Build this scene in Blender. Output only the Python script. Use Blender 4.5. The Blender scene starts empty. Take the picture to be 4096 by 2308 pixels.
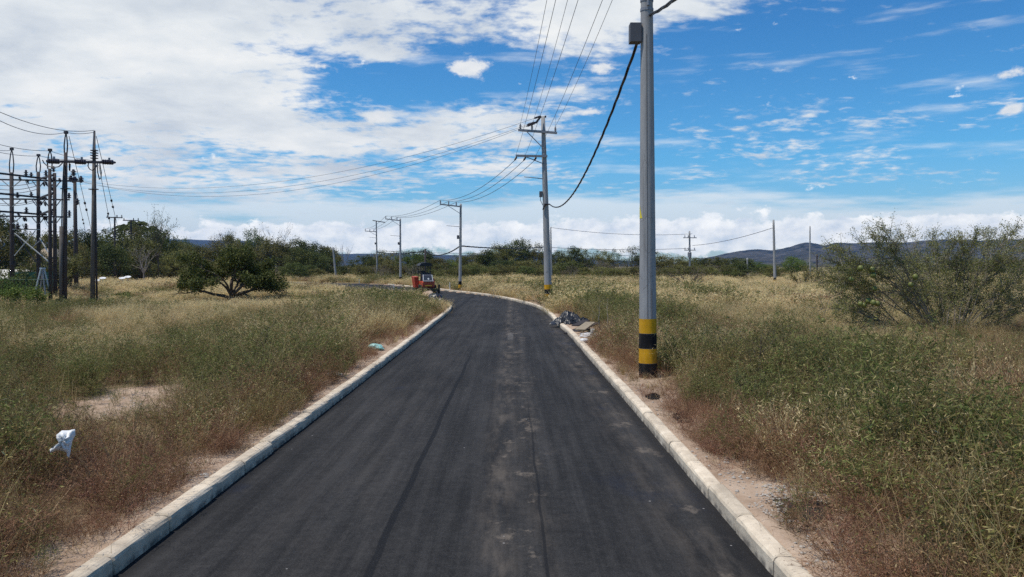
import bpy, math, random
import numpy as np
from mathutils import Vector, Matrix, Quaternion

S = bpy.context.scene
COL = S.collection
R = math.radians
PI = math.pi

# ---------------------------------------------------------------- camera
CAM_H = 2.5
FPX = 750.0                      # focal length in pixels of a 1024 wide picture
HOR = 266.0
PITCH = math.atan((288.5 - HOR) / FPX)
cd = bpy.data.cameras.new('camera')
cam = bpy.data.objects.new('camera', cd)
COL.objects.link(cam)
cam.location = (0, 0, CAM_H)
cam.rotation_euler = (PI / 2 - PITCH, 0, 0)
cd.sensor_width = 36.0
cd.lens = FPX / 1024 * 36.0
cd.clip_start = 0.1
cd.clip_end = 30000
S.camera = cam


def ray(u, v):
    """view direction of a point of the 4096 x 2308 photograph, scaled to y = 1"""
    a = u / 4 - 512.0
    b = 288.5 - v / 4
    cp, sp = math.cos(PITCH), math.sin(PITCH)
    d = Vector((a, FPX * cp + b * sp, -FPX * sp + b * cp))
    return d / d.y


def G(u, v, z=0.0):
    d = ray(u, v)
    t = (z - CAM_H) / d.z
    return Vector((d.x * t, t, z))


def AT(u, v, Y):
    d = ray(u, v)
    return Vector((d.x * Y, Y, CAM_H + d.z * Y))


def proj(x, y, z):
    """numpy: world to photograph pixels (4096 wide)"""
    cp, sp = math.cos(PITCH), math.sin(PITCH)
    dz = z - CAM_H
    f = y * cp - dz * sp
    up = y * sp + dz * cp
    f = np.maximum(f, 0.05)
    return (512 + FPX * x / f) * 4, (288.5 - FPX * up / f) * 4


# ---------------------------------------------------------------- light, exposure
SUN_EL, SUN_AZ = 68.0, 248.0      # azimuth clockwise from +Y: behind the camera, to the left
az, el = R(SUN_AZ), R(SUN_EL)
sdir = Vector((math.sin(az) * math.cos(el), math.cos(az) * math.cos(el), math.sin(el)))
sl = bpy.data.lights.new('sun', 'SUN')
sl.energy = 3.9
sl.angle = R(0.6)
sl.color = (1.0, 0.94, 0.84)
so = bpy.data.objects.new('sun', sl)
COL.objects.link(so)
so.rotation_euler = sdir.to_track_quat('Z', 'Y').to_euler()
so.location = (0, 0, 60)
S.view_settings.view_transform = 'Standard'
S.view_settings.look = 'None'
S.view_settings.exposure = 0.0
S.view_settings.gamma = 1.0
S.view_settings.use_curve_mapping = False
S.cycles.max_bounces = 6
S.cycles.diffuse_bounces = 3
S.cycles.transparent_max_bounces = 8
S.cycles.volume_bounces = 0
S.cycles.use_denoising = False

# ---------------------------------------------------------------- node helpers


class NT:
    def __init__(self, tree):
        self.t = tree
        self.n = tree.nodes
        self.l = tree.links

    def new(self, typ, **kw):
        nd = self.n.new(typ)
        for k, v in kw.items():
            setattr(nd, k, v)
        return nd

    def put(self, sock, v):
        if v is None:
            return
        if hasattr(v, 'is_output'):
            self.l.new(v, sock)
        elif isinstance(v, (tuple, list)) and len(v) == 3 and sock.type == 'RGBA':
            sock.default_value = (*v, 1.0)
        else:
            sock.default_value = v

    def m(self, op, a, b=None, c=None, clamp=False):
        nd = self.new('ShaderNodeMath', operation=op, use_clamp=clamp)
        self.put(nd.inputs[0], a)
        self.put(nd.inputs[1], b)
        self.put(nd.inputs[2], c)
        return nd.outputs[0]

    def step(self, x, lo, hi):
        nd = self.new('ShaderNodeMapRange', interpolation_type='SMOOTHSTEP')
        self.put(nd.inputs[0], x)
        nd.inputs[1].default_value = lo
        nd.inputs[2].default_value = hi
        nd.inputs[3].default_value = 0
        nd.inputs[4].default_value = 1
        return nd.outputs[0]

    def mix(self, f, a, b, mode='MIX'):
        nd = self.new('ShaderNodeMix', data_type='RGBA', blend_type=mode)
        self.put(nd.inputs[0], f)
        self.put(nd.inputs[6], a)
        self.put(nd.inputs[7], b)
        return nd.outputs[2]

    def comb(self, x, y, z):
        nd = self.new('ShaderNodeCombineXYZ')
        for s, v in zip(nd.inputs, (x, y, z)):
            self.put(s, v)
        return nd.outputs[0]

    def sep(self, v):
        nd = self.new('ShaderNodeSeparateXYZ')
        self.put(nd.inputs[0], v)
        return nd.outputs

    def noise(self, vec, scale, detail=4, rough=0.55, dist=0.0, out='Fac'):
        nd = self.new('ShaderNodeTexNoise')
        self.put(nd.inputs['Vector'], vec)
        nd.inputs['Scale'].default_value = scale
        nd.inputs['Detail'].default_value = detail
        nd.inputs['Roughness'].default_value = rough
        nd.inputs['Distortion'].default_value = dist
        return nd.outputs[0 if out == 'Fac' else 1]

    def scale(self, vec, s, loc=(0, 0, 0)):
        nd = self.new('ShaderNodeMapping')
        self.put(nd.inputs[0], vec)
        nd.inputs[1].default_value = loc
        nd.inputs[3].default_value = s
        return nd.outputs[0]

    def ramp(self, f, stops):
        nd = self.new('ShaderNodeValToRGB')
        self.put(nd.inputs[0], f)
        e = nd.color_ramp.elements
        while len(e) < len(stops):
            e.new(0.5)
        for el_, (p, c) in zip(e, stops):
            el_.position = p
            el_.color = (*c, 1)
        return nd.outputs[0]


# ---------------------------------------------------------------- world: sky and clouds
W = bpy.data.worlds.new('World')
S.world = W
W.use_nodes = True
W.node_tree.nodes.clear()
w = NT(W.node_tree)
sky = w.new('ShaderNodeTexSky', sky_type='NISHITA', sun_disc=False)
sky.sun_elevation = R(SUN_EL)
sky.sun_rotation = R(SUN_AZ)
sky.air_density = 1.0
sky.dust_density = 0.3
sky.ozone_density = 1.6
sky.altitude = 400
SKY_STRENGTH = 0.1
tc = w.new('ShaderNodeTexCoord')
nrm = w.new('ShaderNodeVectorMath', operation='NORMALIZE')
w.l.new(tc.outputs['Generated'], nrm.inputs[0])
dvec = nrm.outputs[0]
dx, dy, dz = w.sep(dvec)
azi = w.m('ARCTAN2', dx, dy)
ele = w.m('ARCSINE', dz)
hz = w.m('ADD', w.m('MAXIMUM', dz, 0.0), 0.15)
pu = w.m('DIVIDE', dx, hz)
pv = w.m('DIVIDE', dy, hz)
plane = w.comb(pu, pv, 0.0)


def blob(cx, cy, rx, ry, amp, rot=0.0):
    """cloud bank (or gap) of the sky, centre and radii in the photograph's 2576 wide pixels"""
    d = ray(cx * 1.59006, cy * 1.59006).normalized()
    a0 = math.atan2(d.x, d.y)
    e0 = math.asin(d.z)
    k = 0.39752 / FPX
    A = w.m('SUBTRACT', azi, a0)
    E = w.m('SUBTRACT', ele, e0)
    if rot:
        c, s_ = math.cos(R(rot)), math.sin(R(rot))
        A2 = w.m('ADD', w.m('MULTIPLY', A, c), w.m('MULTIPLY', E, s_))
        E2 = w.m('SUBTRACT', w.m('MULTIPLY', E, c), w.m('MULTIPLY', A, s_))
        A, E = A2, E2
    A = w.m('DIVIDE', A, rx * k)
    E = w.m('DIVIDE', E, ry * k)
    q = w.m('ADD', w.m('MULTIPLY', A, A), w.m('MULTIPLY', E, E))
    g = w.m('EXPONENT', w.m('MULTIPLY', q, -1.0))
    return w.m('MULTIPLY', g, amp)


def cover(lst):
    tot = None
    for b in lst:
        g = blob(*b)
        tot = g if tot is None else w.m('ADD', tot, g)
    return tot


# high sheet of white cloud with a ragged edge
high = cover([
    (240, 120, 450, 230, 0.74), (620, 150, 170, 130, 0.24), (-500, 150, 500, 400, 0.5),
    (900, 20, 470, 78, 0.52), (1480, 62, 150, 70, 0.85), (1700, -10, 240, 55, 0.6),
    (640, 300, 240, 62, 0.40, -18), (975, 132, 95, 26, 0.62), (830, 362, 105, 40, 0.60),
    (1240, 312, 210, 66, 0.62), (1050, 345, 120, 30, 0.30), (955, 294, 34, 17, 0.75), (1050, 215, 250, 45, -0.28), (1280, 200, 160, 50, -0.25),
    (850, 190, 70, 55, -0.30), (1130, 118, 260, 16, -0.12),
    (560, 455, 420, 45, 0.36), (1150, 430, 330, 30, 0.34), (700, 500, 300, 18, 0.12), (1440, 225, 60, 20, 0.35),
    (2250, 110, 420, 110, -0.25), (2000, 330, 500, 90, 0.15), (330, 425, 150, 20, -0.2), (1500, 330, 60, 60, -0.15),
])
warp = w.noise(w.scale(plane, (0.8, 0.8, 1)), 0.9, 3, 0.5, out='Color')
wv = w.new('ShaderNodeVectorMath', operation='MULTIPLY_ADD')
w.l.new(warp, wv.inputs[0])
wv.inputs[1].default_value = (0.35, 0.35, 0)
w.l.new(plane, wv.inputs[2])
n1 = w.noise(wv.outputs[0], 2.1, 9, 0.62)
n2 = w.noise(w.scale(wv.outputs[0], (0.6, 1.0, 1), (7, 3, 0)), 4.2, 7, 0.6)
npop = w.noise(w.scale(wv.outputs[0], (0.9, 1.1, 1), (1, 9, 0)), 13.0, 5, 0.6)
nn = w.m('ADD', w.m('ADD', w.m('MULTIPLY', n1, 0.55), w.m('MULTIPLY', n2, 0.30)), w.m('MULTIPLY', npop, 0.50))
sc_h = w.m('ADD', w.m('MULTIPLY', w.m('SUBTRACT', nn, 0.69), 2.9), high)
mask_h = w.step(sc_h, 0.02, 0.62)
# small fair weather cumulus
small = cover([(1172, 172, 52, 19, 1.25), (1520, 172, 34, 14, 0.7), (1490, 280, 40, 12, 0.7), (1455, 225, 26, 16, 0.6),
               (2548, 185, 42, 14, 0.7), (2545, 275, 30, 14, 0.8), (955, 296, 42, 18, 0.6), (800, 165, 40, 10, 0.6)])
angv = w.comb(azi, w.m('MULTIPLY', ele, 1.7), 0.0)
n3 = w.noise(angv, 30, 8, 0.68)
mask_s = w.step(w.m('ADD', w.m('MULTIPLY', small, 1.25), w.m('MULTIPLY', w.m('SUBTRACT', n3, 0.5), 2.5)), 0.34, 0.95)
# streaky bands and heaped clouds low over the horizon
angs = w.comb(azi, w.m('MULTIPLY', ele, 7.0), 0.0)
n4 = w.noise(angs, 5.0, 6, 0.55)
bank = cover([(1250, 560, 620, 50, 0.55), (300, 540, 560, 45, 0.38), (2300, 560, 700, 60, 0.42), (1550, 520, 200, 40, 0.3), (-900, 540, 900, 60, 0.4), (3600, 540, 900, 60, 0.4),
              (700, 395, 330, 60, 0.12), (1500, 420, 200, 26, 0.2), (1200, 470, 330, 14, -0.1), (640, 555, 160, 14, -0.25)])
mask_b = w.step(w.m('ADD', w.m('MULTIPLY', w.m('SUBTRACT', n4, 0.5), 1.7), bank), 0.05, 0.50)
n5 = w.noise(w.comb(azi, w.m('MULTIPLY', ele, 1.5), 0.0), 22, 7, 0.6)
heap = cover([(840, 600, 330, 36, 0.52), (1480, 590, 500, 42, 0.62), (2300, 590, 700, 50, 0.55), (300, 585, 400, 30, 0.3), (-900, 590, 900, 40, 0.4), (3600, 590, 900, 40, 0.4)])
mask_c = w.step(w.m('ADD', w.m('MULTIPLY', w.m('SUBTRACT', n5, 0.5), 1.7), heap), 0.28, 0.46)
up = w.step(ele, 0.0, 0.012)
# colours: clouds are given relative to the physically bright sky (strength 0.1)
sh = w.noise(w.scale(wv.outputs[0], (1, 1, 1), (0.06, 0.22, 4)), 2.4, 6, 0.6)
col_h = w.ramp(sh, [(0.30, (6.0, 6.6, 7.3)), (0.5, (8.0, 8.4, 8.65)), (0.64, (9.4, 9.5, 9.4))])
col_s = w.ramp(w.noise(angv, 40, 4, 0.6), [(0.3, (7.6, 8.0, 8.4)), (0.6, (9.2, 9.2, 9.1))])
sh5 = w.noise(w.comb(azi, w.m('ADD', w.m('MULTIPLY', ele, 1.5), 0.012), 3.0), 26, 6, 0.6)
col_c = w.ramp(sh5, [(0.3, (7.6, 8.6, 9.5)), (0.5, (11.4, 11.6, 11.4)), (0.64, (13.6, 13.4, 12.6))])
tint = w.mix(1.0, sky.outputs[0], w.ramp(w.m('DIVIDE', ele, 0.5), [(0.0, (0.78, 1.0, 1.2)), (0.28, (0.42, 1.04, 1.36)), (0.7, (0.26, 0.82, 1.28)), (1.0, (0.26, 0.80, 1.25))]), 'MULTIPLY')
c = w.mix(w.m('MULTIPLY', w.m('MULTIPLY', mask_b, up), 0.72), tint, (9.6, 10.0, 10.0))
c = w.mix(w.m('MULTIPLY', w.m('MULTIPLY', mask_c, up), 0.95), c, col_c)
c = w.mix(w.m('MULTIPLY', mask_h, w.step(ele, 0.045, 0.11)), c, col_h)
c = w.mix(w.m('MULTIPLY', mask_s, 0.95), c, col_s)
bg = w.new('ShaderNodeBackground')
w.l.new(c, bg.inputs[0])
bg.inputs[1].default_value = SKY_STRENGTH
wo = w.new('ShaderNodeOutputWorld')
w.l.new(bg.outputs[0], wo.inputs[0])

# ---------------------------------------------------------------- materials


def new_mat(name):
    mt = bpy.data.materials.new(name)
    mt.use_nodes = True
    mt.node_tree.nodes.clear()
    n = NT(mt.node_tree)
    out = n.new('ShaderNodeOutputMaterial')
    b = n.new('ShaderNodeBsdfPrincipled')
    n.l.new(b.outputs[0], out.inputs[0])
    return mt, n, b, out


def simple(name, col, rough=0.7, metal=0.0, var=0.25, scale=6.0, bump=0.0, spec=0.4):
    """procedural: the colour mottled by two sizes of noise, optional relief"""
    mt, n, b, out = new_mat(name)
    tc = n.new('ShaderNodeTexCoord').outputs['Object']
    a = n.noise(tc, scale, 5, 0.6)
    f = n.noise(tc, scale * 9, 3, 0.6)
    k = n.m('ADD', n.m('MULTIPLY', a, 0.65), n.m('MULTIPLY', f, 0.35))
    lo = tuple(max(0, x * (1 - var)) for x in col)
    hi = tuple(x * (1 + var) for x in col)
    n.put(b.inputs['Base Color'], n.ramp(k, [(0.3, lo), (0.7, hi)]))
    b.inputs['Roughness'].default_value = rough
    b.inputs['Metallic'].default_value = metal
    b.inputs['Specular IOR Level'].default_value = spec
    if bump:
        bn = n.new('ShaderNodeBump')
        bn.inputs['Strength'].default_value = bump
        bn.inputs['Distance'].default_value = 0.02
        n.l.new(f, bn.inputs['Height'])
        n.l.new(bn.outputs[0], b.inputs['Normal'])
    return mt


def leafy(name, stops, transl=0.3, rough=0.7, jitter=0.25):
    """foliage: each leaf has its own value 'var'; each plant its own shift"""
    mt, n, b, out = new_mat(name)
    at = n.new('ShaderNodeAttribute', attribute_name='var')
    oi = n.new('ShaderNodeObjectInfo')
    colr = n.ramp(at.outputs['Fac'], stops)
    hs = n.new('ShaderNodeHueSaturation')
    n.put(hs.inputs['Color'], colr)
    n.put(hs.inputs['Hue'], n.m('ADD', 0.5, n.m('MULTIPLY', n.m('SUBTRACT', oi.outputs['Random'], 0.5), 0.03)))
    n.put(hs.inputs['Value'], n.m('ADD', 1.0, n.m('MULTIPLY', n.m('SUBTRACT', n.m('FRACT', n.m('MULTIPLY', oi.outputs['Random'], 17.3)), 0.5), 2 * jitter)))
    n.put(b.inputs['Base Color'], hs.outputs[0])
    b.inputs['Roughness'].default_value = rough
    b.inputs['Specular IOR Level'].default_value = 0.25
    tr = n.new('ShaderNodeBsdfTranslucent')
    n.put(tr.inputs[0], hs.outputs[0])
    mx = n.new('ShaderNodeMixShader')
    mx.inputs[0].default_value = transl
    n.l.new(b.outputs[0], mx.inputs[1])
    n.l.new(tr.outputs[0], mx.inputs[2])
    n.l.new(mx.outputs[0], out.inputs[0])
    return mt


M = {}
M['golden'] = leafy('golden_grass', [(0.0, (0.40, 0.285, 0.125)), (0.5, (0.62, 0.475, 0.225)), (1.0, (0.72, 0.60, 0.34))], 0.35, 0.8)
M['green'] = leafy('green_weed', [(0.0, (0.17, 0.12, 0.06)), (0.25, (0.13, 0.115, 0.04)), (0.3, (0.085, 0.11, 0.026)), (0.7, (0.155, 0.175, 0.042)), (0.88, (0.25, 0.24, 0.075)), (1.0, (0.44, 0.35, 0.16))], 0.3)
M['olive'] = leafy('olive_weed', [(0.0, (0.23, 0.15, 0.07)), (0.25, (0.22, 0.16, 0.068)), (0.3, (0.14, 0.13, 0.035)), (0.7, (0.26, 0.215, 0.065)), (0.88, (0.36, 0.28, 0.11)), (1.0, (0.50, 0.39, 0.19))], 0.3)
M['brown'] = leafy('brown_weed', [(0.0, (0.20, 0.095, 0.055)), (0.25, (0.30, 0.165, 0.095)), (0.3, (0.16, 0.08, 0.04)), (0.7, (0.27, 0.15, 0.075)), (1.0, (0.40, 0.26, 0.14))], 0.2)
M['straw'] = leafy('straw_litter', [(0.0, (0.22, 0.14, 0.075)), (0.5, (0.36, 0.25, 0.14)), (1.0, (0.50, 0.39, 0.23))], 0.1)
M['leaf_dark'] = leafy('leaf_dark', [(0.0, (0.03, 0.045, 0.010)), (0.5, (0.075, 0.092, 0.021)), (1.0, (0.19, 0.195, 0.055))], 0.22)
M['leaf_olive'] = leafy('leaf_olive', [(0.0, (0.07, 0.072, 0.018)), (0.5, (0.14, 0.135, 0.036)), (1.0, (0.29, 0.26, 0.09))], 0.22)
M['leaf_bright'] = leafy('leaf_bright', [(0.0, (0.05, 0.085, 0.015)), (0.5, (0.10, 0.15, 0.028)), (1.0, (0.18, 0.22, 0.05))], 0.3)
M['leaf_dry'] = leafy('leaf_dry', [(0.0, (0.09, 0.075, 0.05)), (0.5, (0.15, 0.125, 0.085)), (1.0, (0.22, 0.19, 0.13))], 0.15)
M['leaf_lone'] = leafy('leaf_lone', [(0.0, (0.03, 0.042, 0.008)), (0.5, (0.062, 0.075, 0.014)), (1.0, (0.15, 0.15, 0.032))], 0.22)
M['leaf_thorn'] = leafy('leaf_thorn', [(0.0, (0.095, 0.11, 0.03)), (0.5, (0.18, 0.195, 0.06)), (1.0, (0.29, 0.29, 0.11))], 0.3)
M['bark'] = simple('bark', (0.10, 0.075, 0.055), 0.9, var=0.45, scale=8, bump=0.4)
M['bark_pale'] = simple('bark_pale', (0.27, 0.23, 0.19), 0.9, var=0.35, scale=8, bump=0.3)
M['fruit'] = simple('green_fruit', (0.15, 0.16, 0.035), 0.45, var=0.2, scale=8)
M['steel'] = simple('galvanised_steel', (0.25, 0.25, 0.265), 0.55, 0.35, 0.2, 14)
M['dark_steel'] = simple('weathered_dark_steel', (0.05, 0.045, 0.05), 0.7, 0.2, 0.3, 10)
M['brace'] = simple('pale_brace_steel', (0.42, 0.42, 0.40), 0.6, 0.2, 0.15, 10)
M['porcelain'] = simple('insulator_grey', (0.18, 0.18, 0.20), 0.35, var=0.15)
M['dark_porcelain'] = simple('insulator_dark', (0.035, 0.03, 0.04), 0.35, var=0.2)
M['wire'] = simple('wire_grey', (0.06, 0.062, 0.075), 0.6, 0.2, 0.1)
M['cable'] = simple('cable_black', (0.012, 0.011, 0.016), 0.5, 0, 0.2)


def band_paint(name, col):
    mt, n, b, out = new_mat(name)
    tc = n.new('ShaderNodeTexCoord').outputs['Object']
    a = n.noise(n.scale(tc, (1, 1, 0.5)), 7, 5, 0.65)
    c_ = n.ramp(a, [(0.3, tuple(x * 0.75 for x in col)), (0.7, tuple(min(1, x * 1.2) for x in col))])
    ch = n.step(n.noise(n.scale(tc, (1, 1, 0.7)), 17, 5, 0.7), 0.655, 0.69)
    c_ = n.mix(n.m('MULTIPLY', ch, 0.8), c_, (0.24, 0.22, 0.20))
    du = n.step(n.noise(n.scale(tc, (1, 1, 0.25)), 5, 5, 0.7), 0.45, 0.75)
    c_ = n.mix(n.m('MULTIPLY', du, 0.22), c_, (0.22, 0.17, 0.12))
    n.put(b.inputs['Base Color'], c_)
    b.inputs['Roughness'].default_value = 0.85
    b.inputs['Specular IOR Level'].default_value = 0.2
    return mt


M['yellow'] = band_paint('band_yellow', (0.58, 0.30, 0.012))
M['black'] = band_paint('band_black', (0.010, 0.010, 0.011))
M['whiteband'] = simple('band_white', (0.36, 0.35, 0.33), 0.8, 0, 0.2, 9)
M['box'] = simple('meter_box', (0.09, 0.09, 0.10), 0.6, var=0.15)
M['red'] = simple('machine_red', (0.52, 0.070, 0.025), 0.5, 0, 0.22, 4)
M['mblack'] = simple('machine_black', (0.014, 0.014, 0.016), 0.5, 0, 0.3, 5)
M['hood'] = simple('machine_hood', (0.06, 0.063, 0.075), 0.35, 0.1, 0.2, 4)
M['silver'] = simple('machine_silver', (0.62, 0.62, 0.60), 0.4, 0, 0.1, 4)
M['ystripe'] = simple('machine_yellow', (0.8, 0.42, 0.03), 0.5, 0, 0.1, 4)
M['rubber'] = simple('rubber', (0.014, 0.013, 0.013), 0.85, 0, 0.35, 9, 0.3)
M['blackplastic'] = simple('black_plastic', (0.018, 0.019, 0.022), 0.36, 0, 0.5, 5, 0.3, 0.6)
M['whiteplastic'] = simple('white_plastic', (0.80, 0.79, 0.76), 0.4, 0, 0.08, 6)
M['tealplastic'] = simple('teal_plastic', (0.28, 0.60, 0.56), 0.4, 0, 0.25, 14)
M['paper'] = simple('scrap_paper', (0.6, 0.57, 0.54), 0.8, 0, 0.15, 8)
M['board'] = simple('dark_board', (0.035, 0.028, 0.026), 0.8, 0, 0.4, 6, 0.2)
M['tanboard'] = simple('weathered_board', (0.30, 0.24, 0.16), 0.85, 0, 0.3, 7, 0.2)
M['stone'] = simple('pale_stone', (0.42, 0.38, 0.33), 0.85, 0, 0.3, 14, 0.3)
M['ash'] = simple('black_ash', (0.018, 0.017, 0.017), 0.95, 0, 0.5, 20, 0.6)
M['roof'] = simple('tan_roof', (0.36, 0.29, 0.20), 0.85, 0, 0.3, 2.5, 0.2)
M['wall'] = simple('pale_wall', (0.62, 0.57, 0.48), 0.85, 0, 0.15, 3)
M['glassdark'] = simple('dark_opening', (0.03, 0.03, 0.035), 0.3)
M['mesh'] = simple('green_mesh_wire', (0.035, 0.075, 0.05), 0.7, 0.1, 0.3, 6)
M['tealsheet'] = simple('teal_sheet', (0.012, 0.075, 0.055), 0.6, 0, 0.25, 4)
M['trestle'] = simple('pale_blue_paint', (0.46, 0.52, 0.54), 0.6, 0, 0.15, 4)
M['stake'] = simple('whitewashed_stake', (0.62, 0.58, 0.50), 0.8, 0, 0.15, 8)


def concrete_pole_mat():
    mt, n, b, out = new_mat('pole_concrete')
    tc = n.new('ShaderNodeTexCoord').outputs['Object']
    x, y, z = n.sep(tc)
    a = n.noise(n.scale(tc, (3, 3, 0.5)), 2.2, 6, 0.6)
    f = n.noise(n.scale(tc, (1, 1, 0.6)), 40, 4, 0.7)
    k = n.m('ADD', n.m('MULTIPLY', a, 0.6), n.m('MULTIPLY', f, 0.4))
    col = n.ramp(k, [(0.25, (0.22, 0.215, 0.215)), (0.5, (0.31, 0.305, 0.30)), (0.75, (0.40, 0.39, 0.375))])
    # pits and hairline cracks
    v = n.new('ShaderNodeTexVoronoi', feature='DISTANCE_TO_EDGE')
    n.put(v.inputs['Vector'], n.scale(tc, (5, 5, 1.6)))
    n.put(v.inputs['Scale'], 1.3)
    crack = n.m('MULTIPLY', n.m('SUBTRACT', 1.0, n.step(v.outputs['Distance'], 0.0, 0.022)), n.step(n.noise(tc, 1.7, 3), 0.48, 0.62))
    col = n.mix(n.m('MULTIPLY', crack, 0.75), col, (0.06, 0.055, 0.055))
    pit = n.step(n.noise(tc, 55, 2, 0.5), 0.69, 0.74)
    col = n.mix(n.m('MULTIPLY', pit, 0.6), col, (0.08, 0.075, 0.075))
    stn = n.step(n.noise(n.scale(tc, (7, 7, 0.22)), 2.0, 6, 0.65), 0.50, 0.70)
    col = n.mix(n.m('MULTIPLY', stn, 0.45), col, (0.13, 0.115, 0.10))
    n.put(b.inputs['Base Color'], col)
    b.inputs['Roughness'].default_value = 0.85
    bn = n.new('ShaderNodeBump')
    bn.inputs['Strength'].default_value = 0.25
    bn.inputs['Distance'].default_value = 0.01
    n.l.new(f, bn.inputs['Height'])
    n.l.new(bn.outputs[0], b.inputs['Normal'])
    return mt


M['pole'] = concrete_pole_mat()
M['wood'] = simple('weathered_pole_wood', (0.062, 0.05, 0.048), 0.9, 0, 0.4, 3, 0.3)
M['wood_pale'] = simple('weathered_grey_pole', (0.12, 0.105, 0.09), 0.9, 0, 0.35, 3, 0.3)

# ---------------------------------------------------------------- mesh builders


def frame_of(d):
    d = d.normalized()
    a = Vector((0, 0, 1)) if abs(d.z) < 0.9 else Vector((1, 0, 0))
    s = d.cross(a).normalized()
    return s, s.cross(d).normalized()


class MB:
    def __init__(self):
        self.v = []
        self.f = []

    def tube(self, pts, r, n=6, cap=True):
        pts = [Vector(p) for p in pts]
        rs = r if isinstance(r, (list, tuple)) else [r] * len(pts)
        b0 = len(self.v)
        for i, p in enumerate(pts):
            d = (pts[min(i + 1, len(pts) - 1)] - pts[max(i - 1, 0)])
            if d.length < 1e-9:
                d = Vector((0, 0, 1))
            s, t = frame_of(d)
            for k in range(n):
                an = 2 * PI * k / n
                self.v.append(p + (s * math.cos(an) + t * math.sin(an)) * rs[i])
        for i in range(len(pts) - 1):
            for k in range(n):
                a = b0 + i * n + k
                c_ = b0 + i * n + (k + 1) % n
                self.f.append((a, c_, c_ + n, a + n))
        if cap:
            self.f.append(tuple(b0 + k for k in range(n))[::-1])
            self.f.append(tuple(b0 + (len(pts) - 1) * n + k for k in range(n)))
        return self

    def hexa(self, P):
        b = len(self.v)
        self.v += [Vector(p) for p in P]
        for q in ((0, 3, 2, 1), (4, 5, 6, 7), (0, 1, 5, 4), (1, 2, 6, 5), (2, 3, 7, 6), (3, 0, 4, 7)):
            self.f.append(tuple(b + i for i in q))
        return self

    def box(self, c_, s, rotz=0.0, mat=None):
        c_ = Vector(c_)
        hx, hy, hz_ = s[0] / 2, s[1] / 2, s[2] / 2
        m_ = mat or Matrix.Rotation(rotz, 3, 'Z')
        self.hexa([c_ + m_ @ Vector(q) for q in ((-hx, -hy, -hz_), (hx, -hy, -hz_), (hx, hy, -hz_), (-hx, hy, -hz_), (-hx, -hy, hz_), (hx, -hy, hz_), (hx, hy, hz_), (-hx, hy, hz_))])
        return self

    def beam(self, a, b, wd, ht):
        a, b = Vector(a), Vector(b)
        s, t = frame_of(b - a)
        P = []
        for p in (a, b):
            P += [p - s * wd / 2 - t * ht / 2, p + s * wd / 2 - t * ht / 2, p + s * wd / 2 + t * ht / 2, p - s * wd / 2 + t * ht / 2]
        return self.hexa(P)

    def lathe(self, prof, n=12, o=(0, 0, 0), axis=(0, 0, 1)):
        """prof: (radius, height) pairs"""
        o = Vector(o)
        ax = Vector(axis).normalized()
        s, t = frame_of(ax)
        b0 = len(self.v)
        for r_, h_ in prof:
            for k in range(n):
                an = 2 * PI * k / n
                self.v.append(o + ax * h_ + (s * math.cos(an) + t * math.sin(an)) * r_)
        for i in range(len(prof) - 1):
            for k in range(n):
                a = b0 + i * n + k
                c_ = b0 + i * n + (k + 1) % n
                self.f.append((a, c_, c_ + n, a + n))
        self.f.append(tuple(b0 + k for k in range(n))[::-1])
        self.f.append(tuple(b0 + (len(prof) - 1) * n + k for k in range(n)))
        return self

    def prism(self, poly, a, b):
        """poly: points (as vectors) at side a; extruded by vector b"""
        n = len(poly)
        b0 = len(self.v)
        self.v += [Vector(a) + Vector(p) for p in poly] + [Vector(a) + Vector(p) + Vector(b) for p in poly]
        self.f.append(tuple(range(b0, b0 + n))[::-1])
        self.f.append(tuple(range(b0 + n, b0 + 2 * n)))
        for k in range(n):
            k2 = (k + 1) % n
            self.f.append((b0 + k, b0 + k2, b0 + n + k2, b0 + n + k))
        return self

    def mesh(self, name, mat, smooth=False, off=(0, 0, 0)):
        me = bpy.data.meshes.new(name)
        o = Vector(off)
        me.from_pydata([tuple(p - o) for p in self.v], [], self.f)
        me.materials.append(mat)
        if smooth:
            me.polygons.foreach_set('use_smooth', [True] * len(me.polygons))
        me.update()
        return me

    def build(self, name, mat, parent=None, smooth=False, off=None):
        """vertices are given in world axes; 'off' is the origin of the object"""
        if off is None:
            off = parent['org'] if parent is not None and 'org' in parent else (0, 0, 0)
        me = self.mesh(name, mat, smooth, off)
        ob = bpy.data.objects.new(name, me)
        COL.objects.link(ob)
        if parent is not None:
            ob.parent = parent
        else:
            ob.location = off
        return ob


def tag(o, label=None, cat=None, group=None, kind=None):
    if label:
        o['label'] = label
    if cat:
        o['category'] = cat
    if group:
        o['group'] = group
    if kind:
        o['kind'] = kind
    return o


def thing(name, loc, label, cat, group=None, kind=None):
    e = bpy.data.objects.new(name, None)
    e.empty_display_size = 0.3
    COL.objects.link(e)
    e.location = loc
    e['org'] = tuple(loc)
    tag(e, label, cat, group, kind)
    return e


def copy_tree(o, loc, rz=0.0, sc=1.0):
    c_ = o.copy()
    COL.objects.link(c_)
    c_.location = loc
    c_.rotation_euler = (0, 0, rz)
    c_.scale = (sc, sc, sc) if not isinstance(sc, tuple) else sc
    for ch in list(o.children):
        d = ch.copy()
        COL.objects.link(d)
        d.parent = c_
    return c_


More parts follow.
